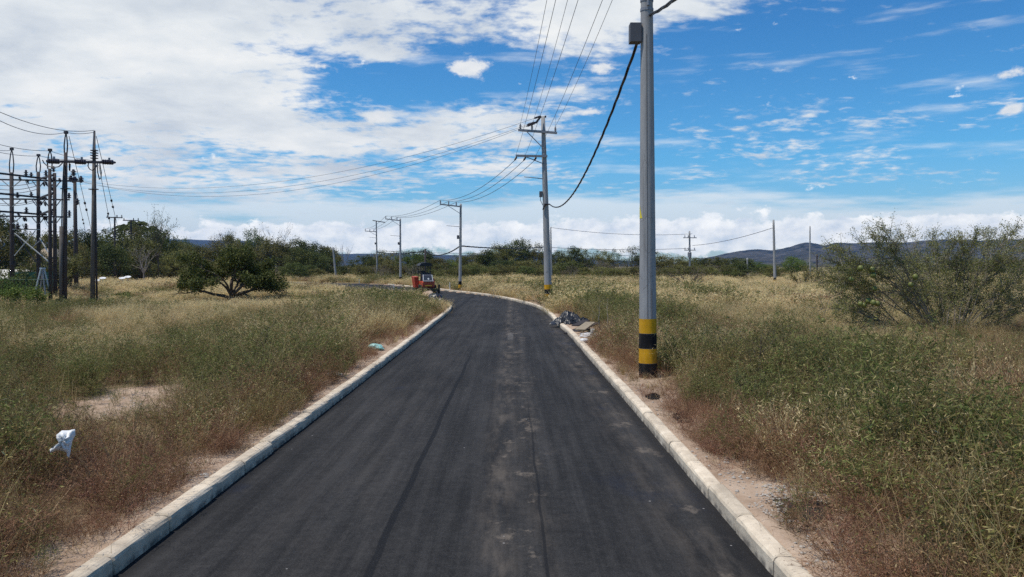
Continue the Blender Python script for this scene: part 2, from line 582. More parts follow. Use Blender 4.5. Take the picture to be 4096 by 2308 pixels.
def quad_mesh(name, Q, var, mat):
    """Q: (n,4,3) array of quads; var: one value per quad"""
    n = len(Q)
    me = bpy.data.meshes.new(name)
    me.vertices.add(n * 4)
    me.vertices.foreach_set('co', np.ascontiguousarray(Q, dtype=np.float32).ravel())
    me.loops.add(n * 4)
    me.loops.foreach_set('vertex_index', np.arange(n * 4, dtype=np.int32))
    me.polygons.add(n)
    me.polygons.foreach_set('loop_start', np.arange(0, n * 4, 4, dtype=np.int32))
    at = me.attributes.new('var', 'FLOAT', 'POINT')
    at.data.foreach_set('value', np.repeat(np.asarray(var, dtype=np.float32), 4))
    me.materials.append(mat)
    me.update(calc_edges=True)
    me.validate()
    return me


# ---------------------------------------------------------------- numpy noise
def vnoise(x, y, seed=0):
    xi = np.floor(x).astype(np.int64)
    yi = np.floor(y).astype(np.int64)
    fx, fy = x - xi, y - yi
    fx = fx * fx * (3 - 2 * fx)
    fy = fy * fy * (3 - 2 * fy)

    def h(a, b):
        k = (a * 374761393 + b * 668265263 + seed * 974711) & 0x7fffffff
        k = ((k ^ (k >> 13)) * 1274126177) & 0x7fffffff
        return ((k ^ (k >> 16)) & 0xffff) / 65535.0
    return (h(xi, yi) * (1 - fx) + h(xi + 1, yi) * fx) * (1 - fy) + (h(xi, yi + 1) * (1 - fx) + h(xi + 1, yi + 1) * fx) * fy


def fbm(x, y, seed=0, oct=4):
    t, a, s = 0, 0.5, 0
    for i in range(oct):
        t = t + a * vnoise(x * 2 ** i, y * 2 ** i, seed + i * 7)
        s += a
        a *= 0.5
    return t / s


# ---------------------------------------------------------------- road outline
def catmull(P, step=0.5):
    P = [np.array(p, float) for p in P]
    P = [2 * P[0] - P[1]] + P + [2 * P[-1] - P[-2]]
    out = []
    for i in range(1, len(P) - 2):
        n = max(2, int(np.linalg.norm(P[i + 1] - P[i]) / step))
        for k in range(n):
            t = k / n
            out.append(0.5 * (2 * P[i] + (P[i + 1] - P[i - 1]) * t + (2 * P[i - 1] - 5 * P[i] + 4 * P[i + 1] - P[i + 2]) * t * t + (-P[i - 1] + 3 * P[i] - 3 * P[i + 1] + P[i + 2]) * t ** 3))
    out.append(P[-2])
    return np.array(out)


rpts = [(2.1, -6), (2.1, 6), (2.1, 14), (2.08, 20)]
for u, v in ((2275.6, 1342), (2224, 1294.6), (2182.6, 1249), (2141, 1228.5), (2100, 1216), (2000, 1192), (1908, 1177.5), (1818, 1168), (1740, 1158.5), (1660, 1150), (1412, 1133)):
    g_ = G(u, v)
    rpts.append((g_.x, g_.y))
rpts.append((rpts[-1][0] - 25, rpts[-1][1] + 14))
RIGHT = catmull(rpts)
lpts = [(-3.22, -6), (-3.22, 6), (-3.22, 16), (-3.24, 26), (-3.32, 36), (-3.42, 42), (-3.75, 46), (-4.9, 50.2), (-7.2, 54.5), (-10.5, 59.5), (-15, 66.5), (-21, 75), (-31, 86), (-50, 100)]
LEFT = catmull(lpts)


def signed(pl, x, y):
    """signed distance to polyline, positive to its right-hand side"""
    best = np.full(x.shape, 1e9)
    sg = np.zeros(x.shape)
    for a, b in zip(pl[:-1:2], np.vstack([pl[2::2], pl[-1:]])):
        d = b - a
        L2 = (d * d).sum()
        if L2 < 1e-9:
            continue
        t = np.clip(((x - a[0]) * d[0] + (y - a[1]) * d[1]) / L2, 0, 1)
        ex, ey = x - a[0] - t * d[0], y - a[1] - t * d[1]
        q = ex * ex + ey * ey
        s = np.sign(d[1] * (x - a[0]) - d[0] * (y - a[1]))
        up_ = q < best
        best = np.where(up_, q, best)
        sg = np.where(up_, s, sg)
    return np.sqrt(best) * sg


def outside(x, y):
    """metres outside the road's inner kerb line (negative on the road), and which side (+1 right)"""
    dr = signed(RIGHT, x, y)          # positive to the right of the right kerb
    dl = -signed(LEFT, x, y)          # positive to the left of the left kerb
    return np.maximum(dr, dl), np.where(dr > dl, 1, -1)


MOUNDS = [(G(2430, 1412), 0.42, 0.30), (G(2235, 1222), 0.7, 0.35), (G(2150, 1213), 0.7, 0.28), (G(1722, 1215), 1.0, 0.75), (G(1690, 1222), 0.9, 0.45),
          (G(2275, 1320), 0.35, 0.16), (G(2330, 1350), 0.4, 0.12), (G(1640, 1168), 1.4, 0.6)]


def gh(x, y, d=None):
    x = np.asarray(x, float)
    y = np.asarray(y, float)
    if d is None:
        d, _ = outside(x, y)
    t = np.clip((d - 0.06) / 0.12, 0, 1)
    t = t * t * (3 - 2 * t)
    z = -0.07 + t * 0.165
    far = np.clip((d - 0.2) / 3.0, 0, 1)
    z = z + t * (far * (fbm(x / 6.0, y / 6.0, 3) - 0.5) * 0.22 + (fbm(x * 1.3, y * 1.3, 11, 3) - 0.5) * 0.09 * np.clip((d - 0.15) / 0.3, 0, 1))
    z = z + t * np.exp(-((d - 0.27) / 0.14) ** 2) * 0.16 * np.clip(fbm(x * 1.7, y * 1.1, 66, 3) - 0.42, 0, 1)
    for c_, r_, h_ in MOUNDS:
        q = ((x - c_.x) ** 2 + (y - c_.y) ** 2) / r_ ** 2
        z = z + t * np.clip((d - 0.15) / 0.3, 0, 1) * h_ * np.exp(-q) * (0.75 + 0.5 * fbm(x * 2.5, y * 2.5, 5, 3))
    return z


# ---------------------------------------------------------------- ground sheet
def axis(a, b, step, lo, hi, g=1.22):
    c_ = list(np.arange(a, b + 1e-6, step))
    s = step
    while c_[-1] < hi:
        s *= g
        c_.append(c_[-1] + s)
    s = step
    pre = []
    p = a
    while p > lo:
        s *= g
        p -= s
        pre.append(p)
    return np.array(pre[::-1] + c_)


def ground_material():
    mt, n, b, out = new_mat('dry_soil')
    pos = n.new('ShaderNodeNewGeometry').outputs['Position']
    big = n.noise(pos, 0.25, 5, 0.6)
    mid = n.noise(pos, 2.3, 6, 0.65)
    fine = n.noise(pos, 22, 4, 0.7)
    soil = n.ramp(mid, [(0.3, (0.27, 0.185, 0.125)), (0.5, (0.40, 0.29, 0.205)), (0.7, (0.50, 0.385, 0.285))])
    soil = n.mix(n.m('MULTIPLY', n.step(fine, 0.52, 0.72), 0.6), soil, (0.24, 0.16, 0.105))
    soil = n.mix(n.m('MULTIPLY', n.step(n.noise(pos, 60, 2), 0.66, 0.74), 0.8), soil, (0.55, 0.50, 0.44))
    att = n.new('ShaderNodeAttribute', attribute_name='litter')
    straw = n.ramp(n.noise(n.scale(pos, (1, 1, 1)), 9, 6, 0.75), [(0.3, (0.10, 0.075, 0.045)), (0.5, (0.20, 0.15, 0.085)), (0.7, (0.32, 0.25, 0.14))])
    far = n.ramp(big, [(0.35, (0.20, 0.16, 0.08)), (0.65, (0.36, 0.28, 0.14))])
    strw = n.mix(n.step(n.m('DIVIDE', n.sep(pos)[1], 100), 0.35, 0.8), straw, far)
    f = n.m('ADD', att.outputs['Fac'], n.m('MULTIPLY', n.m('SUBTRACT', mid, 0.5), 0.9), clamp=True)
    col = n.mix(n.step(f, 0.35, 0.7), soil, strw)
    n.put(b.inputs['Base Color'], col)
    b.inputs['Roughness'].default_value = 0.95
    b.inputs['Specular IOR Level'].default_value = 0.15
    bn = n.new('ShaderNodeBump')
    bn.inputs['Strength'].default_value = 0.7
    bn.inputs['Distance'].default_value = 0.03
    n.put(bn.inputs['Height'], n.m('ADD', mid, n.m('MULTIPLY', fine, 0.6)))
    n.l.new(bn.outputs[0], b.inputs['Normal'])
    return mt


BARE = [(G(480, 1625), 0.85, 0.9), (G(630, 1585), 0.8, 0.6), (G(430, 1660), 1.2, 0.7), (G(10, 1615), 0.9, 0.5), (G(290, 1328), 2.0, 1.2)]


def bareness(x, y):
    t = np.zeros_like(x)
    for c_, rx, ry in BARE:
        t = np.maximum(t, np.exp(-(((x - c_.x) / rx) ** 2 + ((y - c_.y) / ry) ** 2)))
    return t


xs = np.unique(np.concatenate([np.clip(axis(-7, 6, 0.13, -6000, 6000), -6600, 6600), [2.16, 2.28, -3.28, -3.42]]))
ys = np.unique(np.clip(axis(3, 46, 0.28, -60, 6000, 1.09), -100, 6200))
X, Y = np.meshgrid(xs, ys)
x, y = X.ravel(), Y.ravel()
D, SIDE = outside(x, y)
near = (np.abs(x) < 160) & (y < 260)
z = np.where(near, gh(x, y, D), 0.05)
me = bpy.data.meshes.new('ground')
nx, ny = len(xs), len(ys)
I = np.arange(nx * ny).reshape(ny, nx)
F = np.stack([I[:-1, :-1], I[:-1, 1:], I[1:, 1:], I[1:, :-1]], -1).reshape(-1, 4)
me.from_pydata(np.stack([x, y, z], 1).tolist(), [], F.tolist())
at = me.attributes.new('litter', 'FLOAT', 'POINT')
lit = np.clip((D - 0.75) / 1.0, 0, 1)
lit = np.where(SIDE > 0, lit, np.clip((D - 0.5) / 0.7, 0, 1))
lit = np.clip(lit - 1.6 * bareness(x, y), 0, 1)
for c_, r_, h_ in MOUNDS:
    lit = lit * (1 - 0.9 * np.exp(-((x - c_.x) ** 2 + (y - c_.y) ** 2) / (1.3 * r_) ** 2))
# dirt track across the far right field
trk = [G(2985, 1128), G(3050, 1134), G(3110, 1138)]
for t_ in trk:
    lit = lit * (1 - 0.95 * np.exp(-((x - t_.x) / 5) ** 2 - ((y - t_.y) / 7) ** 2))
at.data.foreach_set('value', lit.astype(np.float32))
me.polygons.foreach_set('use_smooth', [True] * len(me.polygons))
me.materials.append(ground_material())
go = bpy.data.objects.new('ground', me)
COL.objects.link(go)
tag(go, 'dry tan soil and straw covered ground of the fields and verges', kind='structure')


# ---------------------------------------------------------------- asphalt
def asphalt_material():
    mt, n, b, out = new_mat('fresh_asphalt')
    pos = n.new('ShaderNodeNewGeometry').outputs['Position']
    px, py, pz = n.sep(pos)
    big = n.noise(n.scale(pos, (0.8, 0.35, 1)), 0.8, 5, 0.6)
    streak = n.noise(n.scale(pos, (3.2, 0.10, 1)), 1.5, 6, 0.62)
    fs = n.noise(n.scale(pos, (14, 0.35, 1)), 1.5, 4, 0.6)
    grain = n.noise(pos, 70, 3, 0.75)
    mid = n.noise(pos, 9, 5, 0.7)
    k = n.m('ADD', n.m('ADD', n.m('MULTIPLY', big, 0.25), n.m('MULTIPLY', streak, 0.3)), n.m('ADD', n.m('MULTIPLY', fs, 0.1), n.m('ADD', n.m('MULTIPLY', n.m('SUBTRACT', grain, 0.15), 0.34), n.m('MULTIPLY', mid, 0.2))))
    col = n.ramp(k, [(0.36, (0.0072, 0.0070, 0.0070)), (0.5, (0.0200, 0.0193, 0.0190)), (0.64, (0.050, 0.0475, 0.0455))])
    # bluish wet looking bitumen patches
    wet = n.m('MULTIPLY', n.step(n.noise(n.scale(pos, (0.9, 0.5, 1), (4, 2, 0)), 0.9, 5, 0.6), 0.56, 0.68), n.step(n.m('ABSOLUTE', n.m('ADD', px, 0.5)), 1.0, 2.2))
    col = n.mix(n.m('MULTIPLY', wet, 0.65), col, (0.014, 0.015, 0.023))
    # dust dragged along the middle

    def band(x0, wd):
        q = n.m('DIVIDE', n.m('SUBTRACT', px, x0), wd)
        return n.m('EXPONENT', n.m('MULTIPLY', n.m('MULTIPLY', q, q), -1.0))
    dn = n.noise(n.scale(pos, (2.2, 0.45, 1)), 1.7, 7, 0.7)
    dust = n.m('ADD', n.m('MULTIPLY', band(-0.13, 0.19), 1.0), n.m('MULTIPLY', band(0.30, 0.13), 0.5))
    dust = n.m('ADD', dust, n.m('MULTIPLY', band(1.75, 0.35), 0.62))
    dust = n.m('ADD', dust, n.m('MULTIPLY', band(-1.9, 0.7), 0.16))
    dm = n.m('MULTIPLY', dust, n.step(dn, 0.38, 0.72))
    col = n.mix(n.m('MULTIPLY', dm, 0.42), col, (0.20, 0.165, 0.13))
    dm2 = n.m('MULTIPLY', n.m('ADD', band(0.05, 0.32), n.m('MULTIPLY', band(1.8, 0.3), 0.7)), n.step(n.noise(n.scale(pos, (1.6, 1.1, 1), (1.7, 0.4, 0)), 1.1, 7, 0.72), 0.555, 0.64))
    col = n.mix(n.m('MULTIPLY', dm2, 0.6), col, (0.22, 0.18, 0.14))
    # paving joint, a dark seam
    wob = n.m('MULTIPLY', n.m('SUBTRACT', n.noise(n.scale(pos, (0.2, 0.5, 1)), 1.0, 3), 0.5), 0.10)
    pxw = n.m('ADD', px, wob)

    def line(x0, wd, y0, y1):
        q = n.m('ABSOLUTE', n.m('SUBTRACT', pxw, x0))
        l_ = n.m('SUBTRACT', 1.0, n.step(q, wd * 0.6, wd))
        return n.m('MULTIPLY', l_, n.m('SUBTRACT', 1.0, n.step(py, y0, y1)))
    ln = n.m('ADD', n.m('MULTIPLY', line(-1.16, 0.045, 17, 26), 0.85), n.m('MULTIPLY', line(0.29, 0.018, 9, 17), 0.7))
    col = n.mix(ln, col, (0.010, 0.0105, 0.012))
    # asphalt darker in a narrow strip beside both kerbs
    edge = n.m('ADD', n.m('SUBTRACT', 1.0, n.step(n.m('ABSOLUTE', n.m('SUBTRACT', px, 2.1)), 0.08, 0.26)), n.m('SUBTRACT', 1.0, n.step(n.m('ABSOLUTE', n.m('ADD', px, 3.22)), 0.05, 0.2)))
    col = n.mix(n.m('MULTIPLY', edge, 0.7), col, (0.013, 0.013, 0.014))
    # white flecks
    v = n.new('ShaderNodeTexVoronoi')
    n.put(v.inputs['Vector'], pos)
    v.inputs['Scale'].default_value = 3.4
    gr = n.step(n.noise(pos, 95, 2, 0.6), 0.60, 0.72)
    col = n.mix(n.m('MULTIPLY', gr, 0.45), col, (0.10, 0.097, 0.095))
    fl = n.m('MULTIPLY', n.m('SUBTRACT', 1.0, n.step(v.outputs['Distance'], 0.028, 0.05)), n.step(n.sep(v.outputs['Color'])[0], 0.6, 0.62))
    col = n.mix(n.m('MULTIPLY', fl, 0.75), col, (0.36, 0.34, 0.32))
    # little pale paint smear further on
    pm = n.m('MULTIPLY', n.m('SUBTRACT', 1.0, n.step(n.m('ABSOLUTE', n.m('ADD', px, 0.05)), 0.07, 0.12)), n.m('SUBTRACT', 1.0, n.step(n.m('ABSOLUTE', n.m('SUBTRACT', py, 26.4)), 1.0, 1.6)))
    col = n.mix(n.m('MULTIPLY', pm, n.step(mid, 0.35, 0.7)), col, (0.15, 0.14, 0.13))
    n.put(b.inputs['Base Color'], col)
    n.put(b.inputs['Roughness'], n.m('SUBTRACT', 0.86, n.m('MULTIPLY', wet, 0.25)))
    b.inputs['Specular IOR Level'].default_value = 0.14
    bn = n.new('ShaderNodeBump')
    bn.inputs['Strength'].default_value = 0.6
    bn.inputs['Distance'].default_value = 0.008
    n.put(bn.inputs['Height'], n.m('ADD', n.m('MULTIPLY', grain, 0.8), n.m('MULTIPLY', mid, 0.6)))
    n.l.new(bn.outputs[0], b.inputs['Normal'])
    return mt


def resample(pl, n):
    s = np.concatenate([[0], np.cumsum(np.linalg.norm(np.diff(pl, axis=0), axis=1))])
    t = np.linspace(0, s[-1], n)
    return np.stack([np.interp(t, s, pl[:, 0]), np.interp(t, s, pl[:, 1])], 1)


NR = 220
Lr, Rr = resample(LEFT, NR), resample(RIGHT, NR)
V, F = [], []
NC = 8
for i in range(NR):
    for k in range(NC + 1):
        t = -0.012 + 1.024 * k / NC
        p = Lr[i] * (1 - t) + Rr[i] * t
        camber = 0.03 * (1 - (2 * k / NC - 1) ** 2) - 0.005
        V.append((p[0], p[1], camber))
for i in range(NR - 1):
    for k in range(NC):
        a = i * (NC + 1) + k
        F.append((a, a + 1, a + NC + 2, a + NC + 1))
me = bpy.data.meshes.new('road')
me.from_pydata(V, [], F)
me.polygons.foreach_set('use_smooth', [True] * len(me.polygons))
me.materials.append(asphalt_material())
ro = bpy.data.objects.new('road', me)
COL.objects.link(ro)
tag(ro, 'freshly laid black asphalt road curving left, dusty along its middle', kind='structure')


# ---------------------------------------------------------------- kerbs
def kerb_material():
    mt, n, b, out = new_mat('kerb_concrete')
    oi = n.new('ShaderNodeObjectInfo')
    pos = n.new('ShaderNodeNewGeometry').outputs['Position']
    a = n.noise(pos, 3.0, 6, 0.65)
    f = n.noise(pos, 26, 4, 0.7)
    col = n.ramp(a, [(0.3, (0.47, 0.385, 0.28)), (0.55, (0.68, 0.57, 0.425)), (0.75, (0.80, 0.695, 0.54))])
    st = n.m('MULTIPLY', n.step(f, 0.56, 0.68), n.step(n.noise(pos, 5, 3), 0.42, 0.62))
    col = n.mix(n.m('MULTIPLY', st, 0.6), col, (0.17, 0.14, 0.115))
    bl = n.step(n.noise(pos, 46, 2, 0.5), 0.70, 0.75)
    col = n.mix(n.m('MULTIPLY', bl, 0.75), col, (0.05, 0.045, 0.042))
    # splashed bitumen at the foot
    zz = n.sep(pos)[2]
    ft = n.m('MULTIPLY', n.m('SUBTRACT', 1.0, n.step(zz, 0.02, 0.075)), n.step(n.noise(pos, 7, 4), 0.35, 0.62))
    col = n.mix(n.m('MULTIPLY', ft, 0.75), col, (0.06, 0.055, 0.052))
    val = n.m('ADD', 0.86, n.m('MULTIPLY', oi.outputs['Random'], 0.26))
    hs = n.new('ShaderNodeHueSaturation')
    n.put(hs.inputs['Color'], col)
    n.put(hs.inputs['Value'], val)
    n.put(b.inputs['Base Color'], hs.outputs[0])
    b.inputs['Roughness'].default_value = 0.9
    bn = n.new('ShaderNodeBump')
    bn.inputs['Strength'].default_value = 0.5
    bn.inputs['Distance'].default_value = 0.008
    n.l.new(f, bn.inputs['Height'])
    n.l.new(bn.outputs[0], b.inputs['Normal'])
    return mt


M['kerb'] = kerb_material()
PROF = [(0.0, -0.10), (0.0, 0.118), (0.012, 0.142), (0.034, 0.157), (0.06, 0.162), (0.145, 0.160), (0.168, 0.150), (0.178, 0.13), (0.178, -0.10)]


def kerbstone_mesh(sgn, seed):
    rg = random.Random(seed)
    mb = MB()
    L = 0.974
    st = (0, 0.012, 0.25, 0.5, 0.75, L - 0.012, L)
    n = len(PROF)
    for j, yy in enumerate(st):
        sh_ = 0.016 if j in (0, len(st) - 1) else 0.0
        for i, (ox, oz) in enumerate(PROF):
            jx, jz = (rg.uniform(-.004, .004), rg.uniform(-.004, .004)) if 0 < i < n - 1 else (0, 0)
            zz = oz - sh_ * (0.8 if oz > 0.1 else 0)
            xx = ox + (sh_ * 0.6 if i < 3 else 0)
            mb.v.append(Vector((sgn * (xx + jx), yy, zz + jz)))
    for j in range(len(st) - 1):
        for i in range(n - 1):
            a = j * n + i
            q = (a, a + 1, a + n + 1, a + n)
            mb.f.append(q if sgn > 0 else q[::-1])
    a = tuple(range(n))
    b = tuple((len(st) - 1) * n + i for i in range(n))
    mb.f.append(a[::-1] if sgn > 0 else a)
    mb.f.append(b if sgn > 0 else b[::-1])
    return mb.mesh('kerbstone', M['kerb'])


def lay_kerb(pl, sgn, s0, s1, label):
    root = thing('kerb', (0, 0, 0), label, None, kind='structure')
    ms = [kerbstone_mesh(sgn, 10 * k + (1 if sgn > 0 else 2)) for k in range(6)]
    s = np.concatenate([[0], np.cumsum(np.linalg.norm(np.diff(pl, axis=0), axis=1))])
    rg = random.Random(4)
    t = s0
    while t < s1:
        a = np.array([np.interp(t, s, pl[:, 0]), np.interp(t, s, pl[:, 1])])
        b = np.array([np.interp(t + 1, s, pl[:, 0]), np.interp(t + 1, s, pl[:, 1])])
        d = b - a
        o = bpy.data.objects.new('kerbstone', rg.choice(ms))
        COL.objects.link(o)
        o.parent = root
        o.location = (a[0] + rg.uniform(-.007, .007), a[1], rg.uniform(-.009, .007))
        o.rotation_euler = (rg.uniform(-.003, .003), rg.uniform(-.012, .012), math.atan2(-d[0], d[1]) + rg.uniform(-.003, .003))
        t += 1.0
    # mortar bed showing in the joints
    mb = MB()
    N = 160
    tt = np.linspace(s0, s1, N)
    P = np.stack([np.interp(tt, s, pl[:, 0]), np.interp(tt, s, pl[:, 1])], 1)
    dd = np.gradient(P, axis=0)
    nr = np.stack([dd[:, 1], -dd[:, 0]], 1)
    nr /= np.linalg.norm(nr, axis=1)[:, None]
    for p, q in zip(P, nr):
        for ox, oz in ((0.014, -0.1), (0.014, 0.115), (0.045, 0.142), (0.15, 0.142), (0.165, 0.12), (0.165, -0.1)):
            e = p + q * ox * sgn
            mb.v.append(Vector((e[0], e[1], oz)))
    for i in range(N - 1):
        for k in range(5):
            a = i * 6 + k
            qd = (a, a + 1, a + 7, a + 6)
            mb.f.append(qd if sgn > 0 else qd[::-1])
    mb.build('mortar_bed', simple('mortar_%d' % sgn, (0.16, 0.135, 0.11), 0.95, 0, 0.3, 12), root)
    return root


lay_kerb(RIGHT, 1, 9.0, 108.0, 'pale concrete kerb along the right edge of the road')
lay_kerb(LEFT, -1, 9.0, 92.0, 'pale concrete kerb along the left edge of the road')


# ---------------------------------------------------------------- hills
def hill(name, label, prof, D0, D1, col_lo, col_hi, col_bush, seed, spur):
    us = np.linspace(prof[0][0], prof[-1][0], 260)
    pr = np.interp(us, [p[0] for p in prof], [p[1] for p in prof])
    pr = pr + (fbm(us / 45.0, us * 0 + 2.2, seed, 4) - 0.5) * 9
    T = np.linspace(0, 1.5, 80)
    V = []
    for t in T:
        Yd = D0 + (D1 - D0) * t
        XX = (us / 4 - 512) / FPX * D1 * (0.55 + 0.45 * t)
        Hh = np.maximum(8.0, (1064 - pr) / 4 / FPX * D1)
        rr = 1 - np.abs(2 * fbm(XX / 420.0, XX * 0 + Yd / 700.0, seed + 3, 5) - 1)
        if t <= 1:
            zz = Hh * (t ** 1.15 - spur * (1 - rr) * 2.2 * t * (1 - t))
        else:
            zz = Hh * (1 - (t - 1) * 1.2)
        V += np.stack([XX, XX * 0 + Yd, np.maximum(zz, -2)], 1).tolist()
    n = len(us)
    I = np.arange(len(T) * n).reshape(len(T), n)
    F = np.stack([I[:-1, :-1], I[:-1, 1:], I[1:, 1:], I[1:, :-1]], -1).reshape(-1, 4)
    me = bpy.data.meshes.new(name)
    me.from_pydata(V, [], F.tolist())
    me.polygons.foreach_set('use_smooth', [True] * len(me.polygons))
    mt, nn_, b, out = new_mat(name + '_slope')
    pos = nn_.new('ShaderNodeNewGeometry').outputs['Position']
    a = nn_.noise(pos, 0.004, 6, 0.6)
    c_ = nn_.noise(pos, 0.03, 5, 0.65)
    cc = nn_.ramp(a, [(0.35, col_lo), (0.65, col_hi)])
    cc = nn_.mix(nn_.m('MULTIPLY', nn_.step(c_, 0.47, 0.6), 0.85), cc, col_bush)
    nn_.put(b.inputs['Base Color'], cc)
    b.inputs['Roughness'].default_value = 1.0
    b.inputs['Specular IOR Level'].default_value = 0.05
    bn = nn_.new('ShaderNodeBump')
    bn.inputs['Strength'].default_value = 1.0
    bn.inputs['Distance'].default_value = 22.0
    nn_.l.new(c_, bn.inputs['Height'])
    nn_.l.new(bn.outputs[0], b.inputs['Normal'])
    me.materials.append(mt)
    o = bpy.data.objects.new(name, me)
    COL.objects.link(o)
    tag(o, label, kind='structure')
    return o


hill('mountain', 'bare eroded blue grey mountain ridge behind the field on the right',
     [(2560, 1062), (2700, 1052), (2819, 1030), (2892, 1014), (2964, 1000), (3041, 994), (3090, 998), (3152, 984), (3215, 966), (3249, 970), (3297, 976), (3348, 966), (3440, 968), (3616, 966), (3755, 955), (3845, 956), (3950, 956), (4028, 952), (4096, 955), (4400, 962), (4800, 955), (5600, 985)],
     1500, 2900, (0.032, 0.036, 0.034), (0.13, 0.115, 0.095), (0.006, 0.012, 0.012), 21, 1.6)
hill('hills', 'low flat topped dark blue hills along the horizon behind the trees',
     [(-1600, 985), (-300, 970), (300, 965), (680, 955), (850, 957), (1000, 962), (1180, 990), (1330, 1012), (1560, 1014), (1590, 1009), (1640, 1018), (1850, 1021), (2060, 1008), (2130, 1002), (2200, 1018), (2300, 1030), (2560, 1046), (2800, 1055)],
     3400, 5200, (0.02, 0.025, 0.022), (0.04, 0.04, 0.03), (0.012, 0.017, 0.014), 5, 0.35)


# ---------------------------------------------------------------- concrete line poles
def insulator(c_, h, r, axis=(0, 0, 1), n=10, skirts=3):
    """ribbed pin or post insulator standing along axis"""
    pr = [(r * 0.35, 0)]
    for k in range(skirts):
        b = 0.12 + 0.72 * k / skirts
        pr += [(r * 0.5, h * b), (r, h * (b + 0.05)), (r * 0.9, h * (b + 0.11)), (r * 0.45, h * (b + 0.17))]
    pr += [(r * 0.45, h * 0.93), (r * 0.25, h)]
    return MB().lathe(pr, n, c_, axis)


def conc_pole(base, H, r0, r1, label, group, lean=(0, 0), bands=4, band_h=0.34, n=16, name='utility_pole', mat='pole', cat='utility pole', cols=('black', 'yellow')):
    t = thing(name, base, label, cat, group)
    lx, ly = lean

    def c(h):
        return Vector(base) + Vector((lx * h / H, ly * h / H, h))

    def rad(h):
        return r0 + (r1 - r0) * h / H
    mb = MB()
    hs = [-0.3 + (H + 0.3) * k / 10 for k in range(11)]
    mb.tube([c(h) for h in hs], [rad(h) for h in hs], n)
    mb.build('shaft', M[mat], t, True)
    for k in range(bands):
        mb = MB()
        a, b = k * band_h + 0.004, (k + 1) * band_h - 0.004
        mb.tube([c(a), c(b)], [rad(a) + 0.004, rad(b) + 0.004], n, False)
        ob = mb.build('painted_band', M[cols[k % 2]], t, True)
        ob['label'] = 'black painted band' if k % 2 == 0 else cols[1].replace('whiteband', 'white') + ' painted band'
        for pl in ob.data.polygons:
            if len(pl.vertices) > 4:
                pl.use_smooth = False
    t['H'] = H
    return t, c, rad


def collar(t, c, rad, h):
    q = c(h)
    MB().lathe([(rad(h) + 0.004, -0.03), (rad(h) + 0.012, -0.03), (rad(h) + 0.012, 0.03), (rad(h) + 0.004, 0.03)], 14, q).build('collar', M['steel'], t)


def pole_fittings(t, c, rad, hbox, side=-1, arm=True):
    """meter box and little lamp arm"""
    q = c(hbox)
    MB().box(q + Vector((side * (rad(hbox) + 0.11), -0.03, 0)), (0.2, 0.26, 0.36)).build('meter_box', M['box'], t)
    if arm:
        h2 = hbox + 1.0
        q = c(h2)
        MB().tube([q + Vector((side * rad(h2) * 0.8, 0, 0)), q + Vector((side * 0.7, -0.1, 0.05)), q + Vector((side * 1.35, -0.25, 0.09))], [0.03, 0.028, 0.022], 6).build('lamp_arm', M['steel'], t)


def bracket_arm(t, c, rad, h, a0, a1, brace_a, brace_h, nins, insat, hang=False, tilt=0.0, wd=0.09):
    """steel crossarm from a0 to a1 (metres along X), its brace and insulators; returns the wire points"""
    q = c(h) + Vector((0, -rad(h) - wd / 2 - 0.004, 0))
    A, B = q + Vector((a0, 0, -tilt * a0)), q + Vector((a1, 0, -tilt * a1))
    MB().beam(A, B, wd, wd).build('crossarm', M['steel'], t)
    bq = c(brace_h) + Vector((0, -rad(brace_h) - 0.03, 0))
    MB().beam(q + Vector((brace_a, -0.002, -tilt * brace_a - wd / 2 - 0.002)), bq + Vector((math.copysign(rad(brace_h) * 0.6, brace_a), 0, 0)), 0.05, 0.05).build('brace', M['steel'], t)
    collar(t, c, rad, brace_h)
    collar(t, c, rad, h + 0.12)
    out = []
    for a in insat:
        p = q + Vector((a, 0, -tilt * a))
        if hang:
            p2 = p + Vector((0, 0.05, -wd / 2))
            d = Vector((-0.25, 0.6, -0.35)).normalized()
            insulator(p2, 0.42, 0.075, d, 8, 3).build('insulator', M['dark_porcelain'], t)
            out.append(p2 + d * 0.42)
        else:
            insulator(p + Vector((0, 0, wd / 2)), 0.34, 0.085, (0, 0, 1), 10, 3).build('insulator', M['porcelain'], t)
            out.append(p + Vector((0, 0, wd / 2 + 0.34)))
    return out


def sag_line(a, b, sag, n=18):
    a, b = Vector(a), Vector(b)
    return [a.lerp(b, k / n) - Vector((0, 0, 4 * sag * (k / n) * (1 - k / n))) for k in range(n + 1)]


def wire(a, b, sag, r, label, group, mat='wire', cat='power line', name='power_line', n=20):
    P = sag_line(a, b, sag, n)
    o = MB().tube(P, r, 5, False).build(name, M[mat], None, True, off=tuple(P[0]))
    return tag(o, label, cat, group)


# near pole, its top out of the picture
b1 = G(1630 * 1.59, 957 * 1.59)
P1, c1, r1 = conc_pole((b1.x, b1.y, 0.06), 11.8, 0.195, 0.10, 'thick grey concrete pole nearest on the right verge with yellow and black bands', 'concrete poles along the road', (-0.1, 0), 4, 0.325, 28)
# joint of the mould, a thin raised seam, and loose strap
seam = MB()
for h0, h1 in ((1.31, 4.2), (4.2, 7.4)):
    seam.beam(c1(h0) + Vector((-0.035, -r1(h0) + 0.003, 0)), c1(h1) + Vector((-0.03, -r1(h1) + 0.003, 0)), 0.012, 0.012)
seam.beam(c1(1.31) + Vector((0.06, -r1(1.31) + 0.006, 0)), c1(1.95) + Vector((0.055, -r1(1.95) + 0.006, 0)), 0.012, 0.012)
seam.build('mould_seam', simple('seam_grey', (0.15, 0.145, 0.145), 0.9), P1)
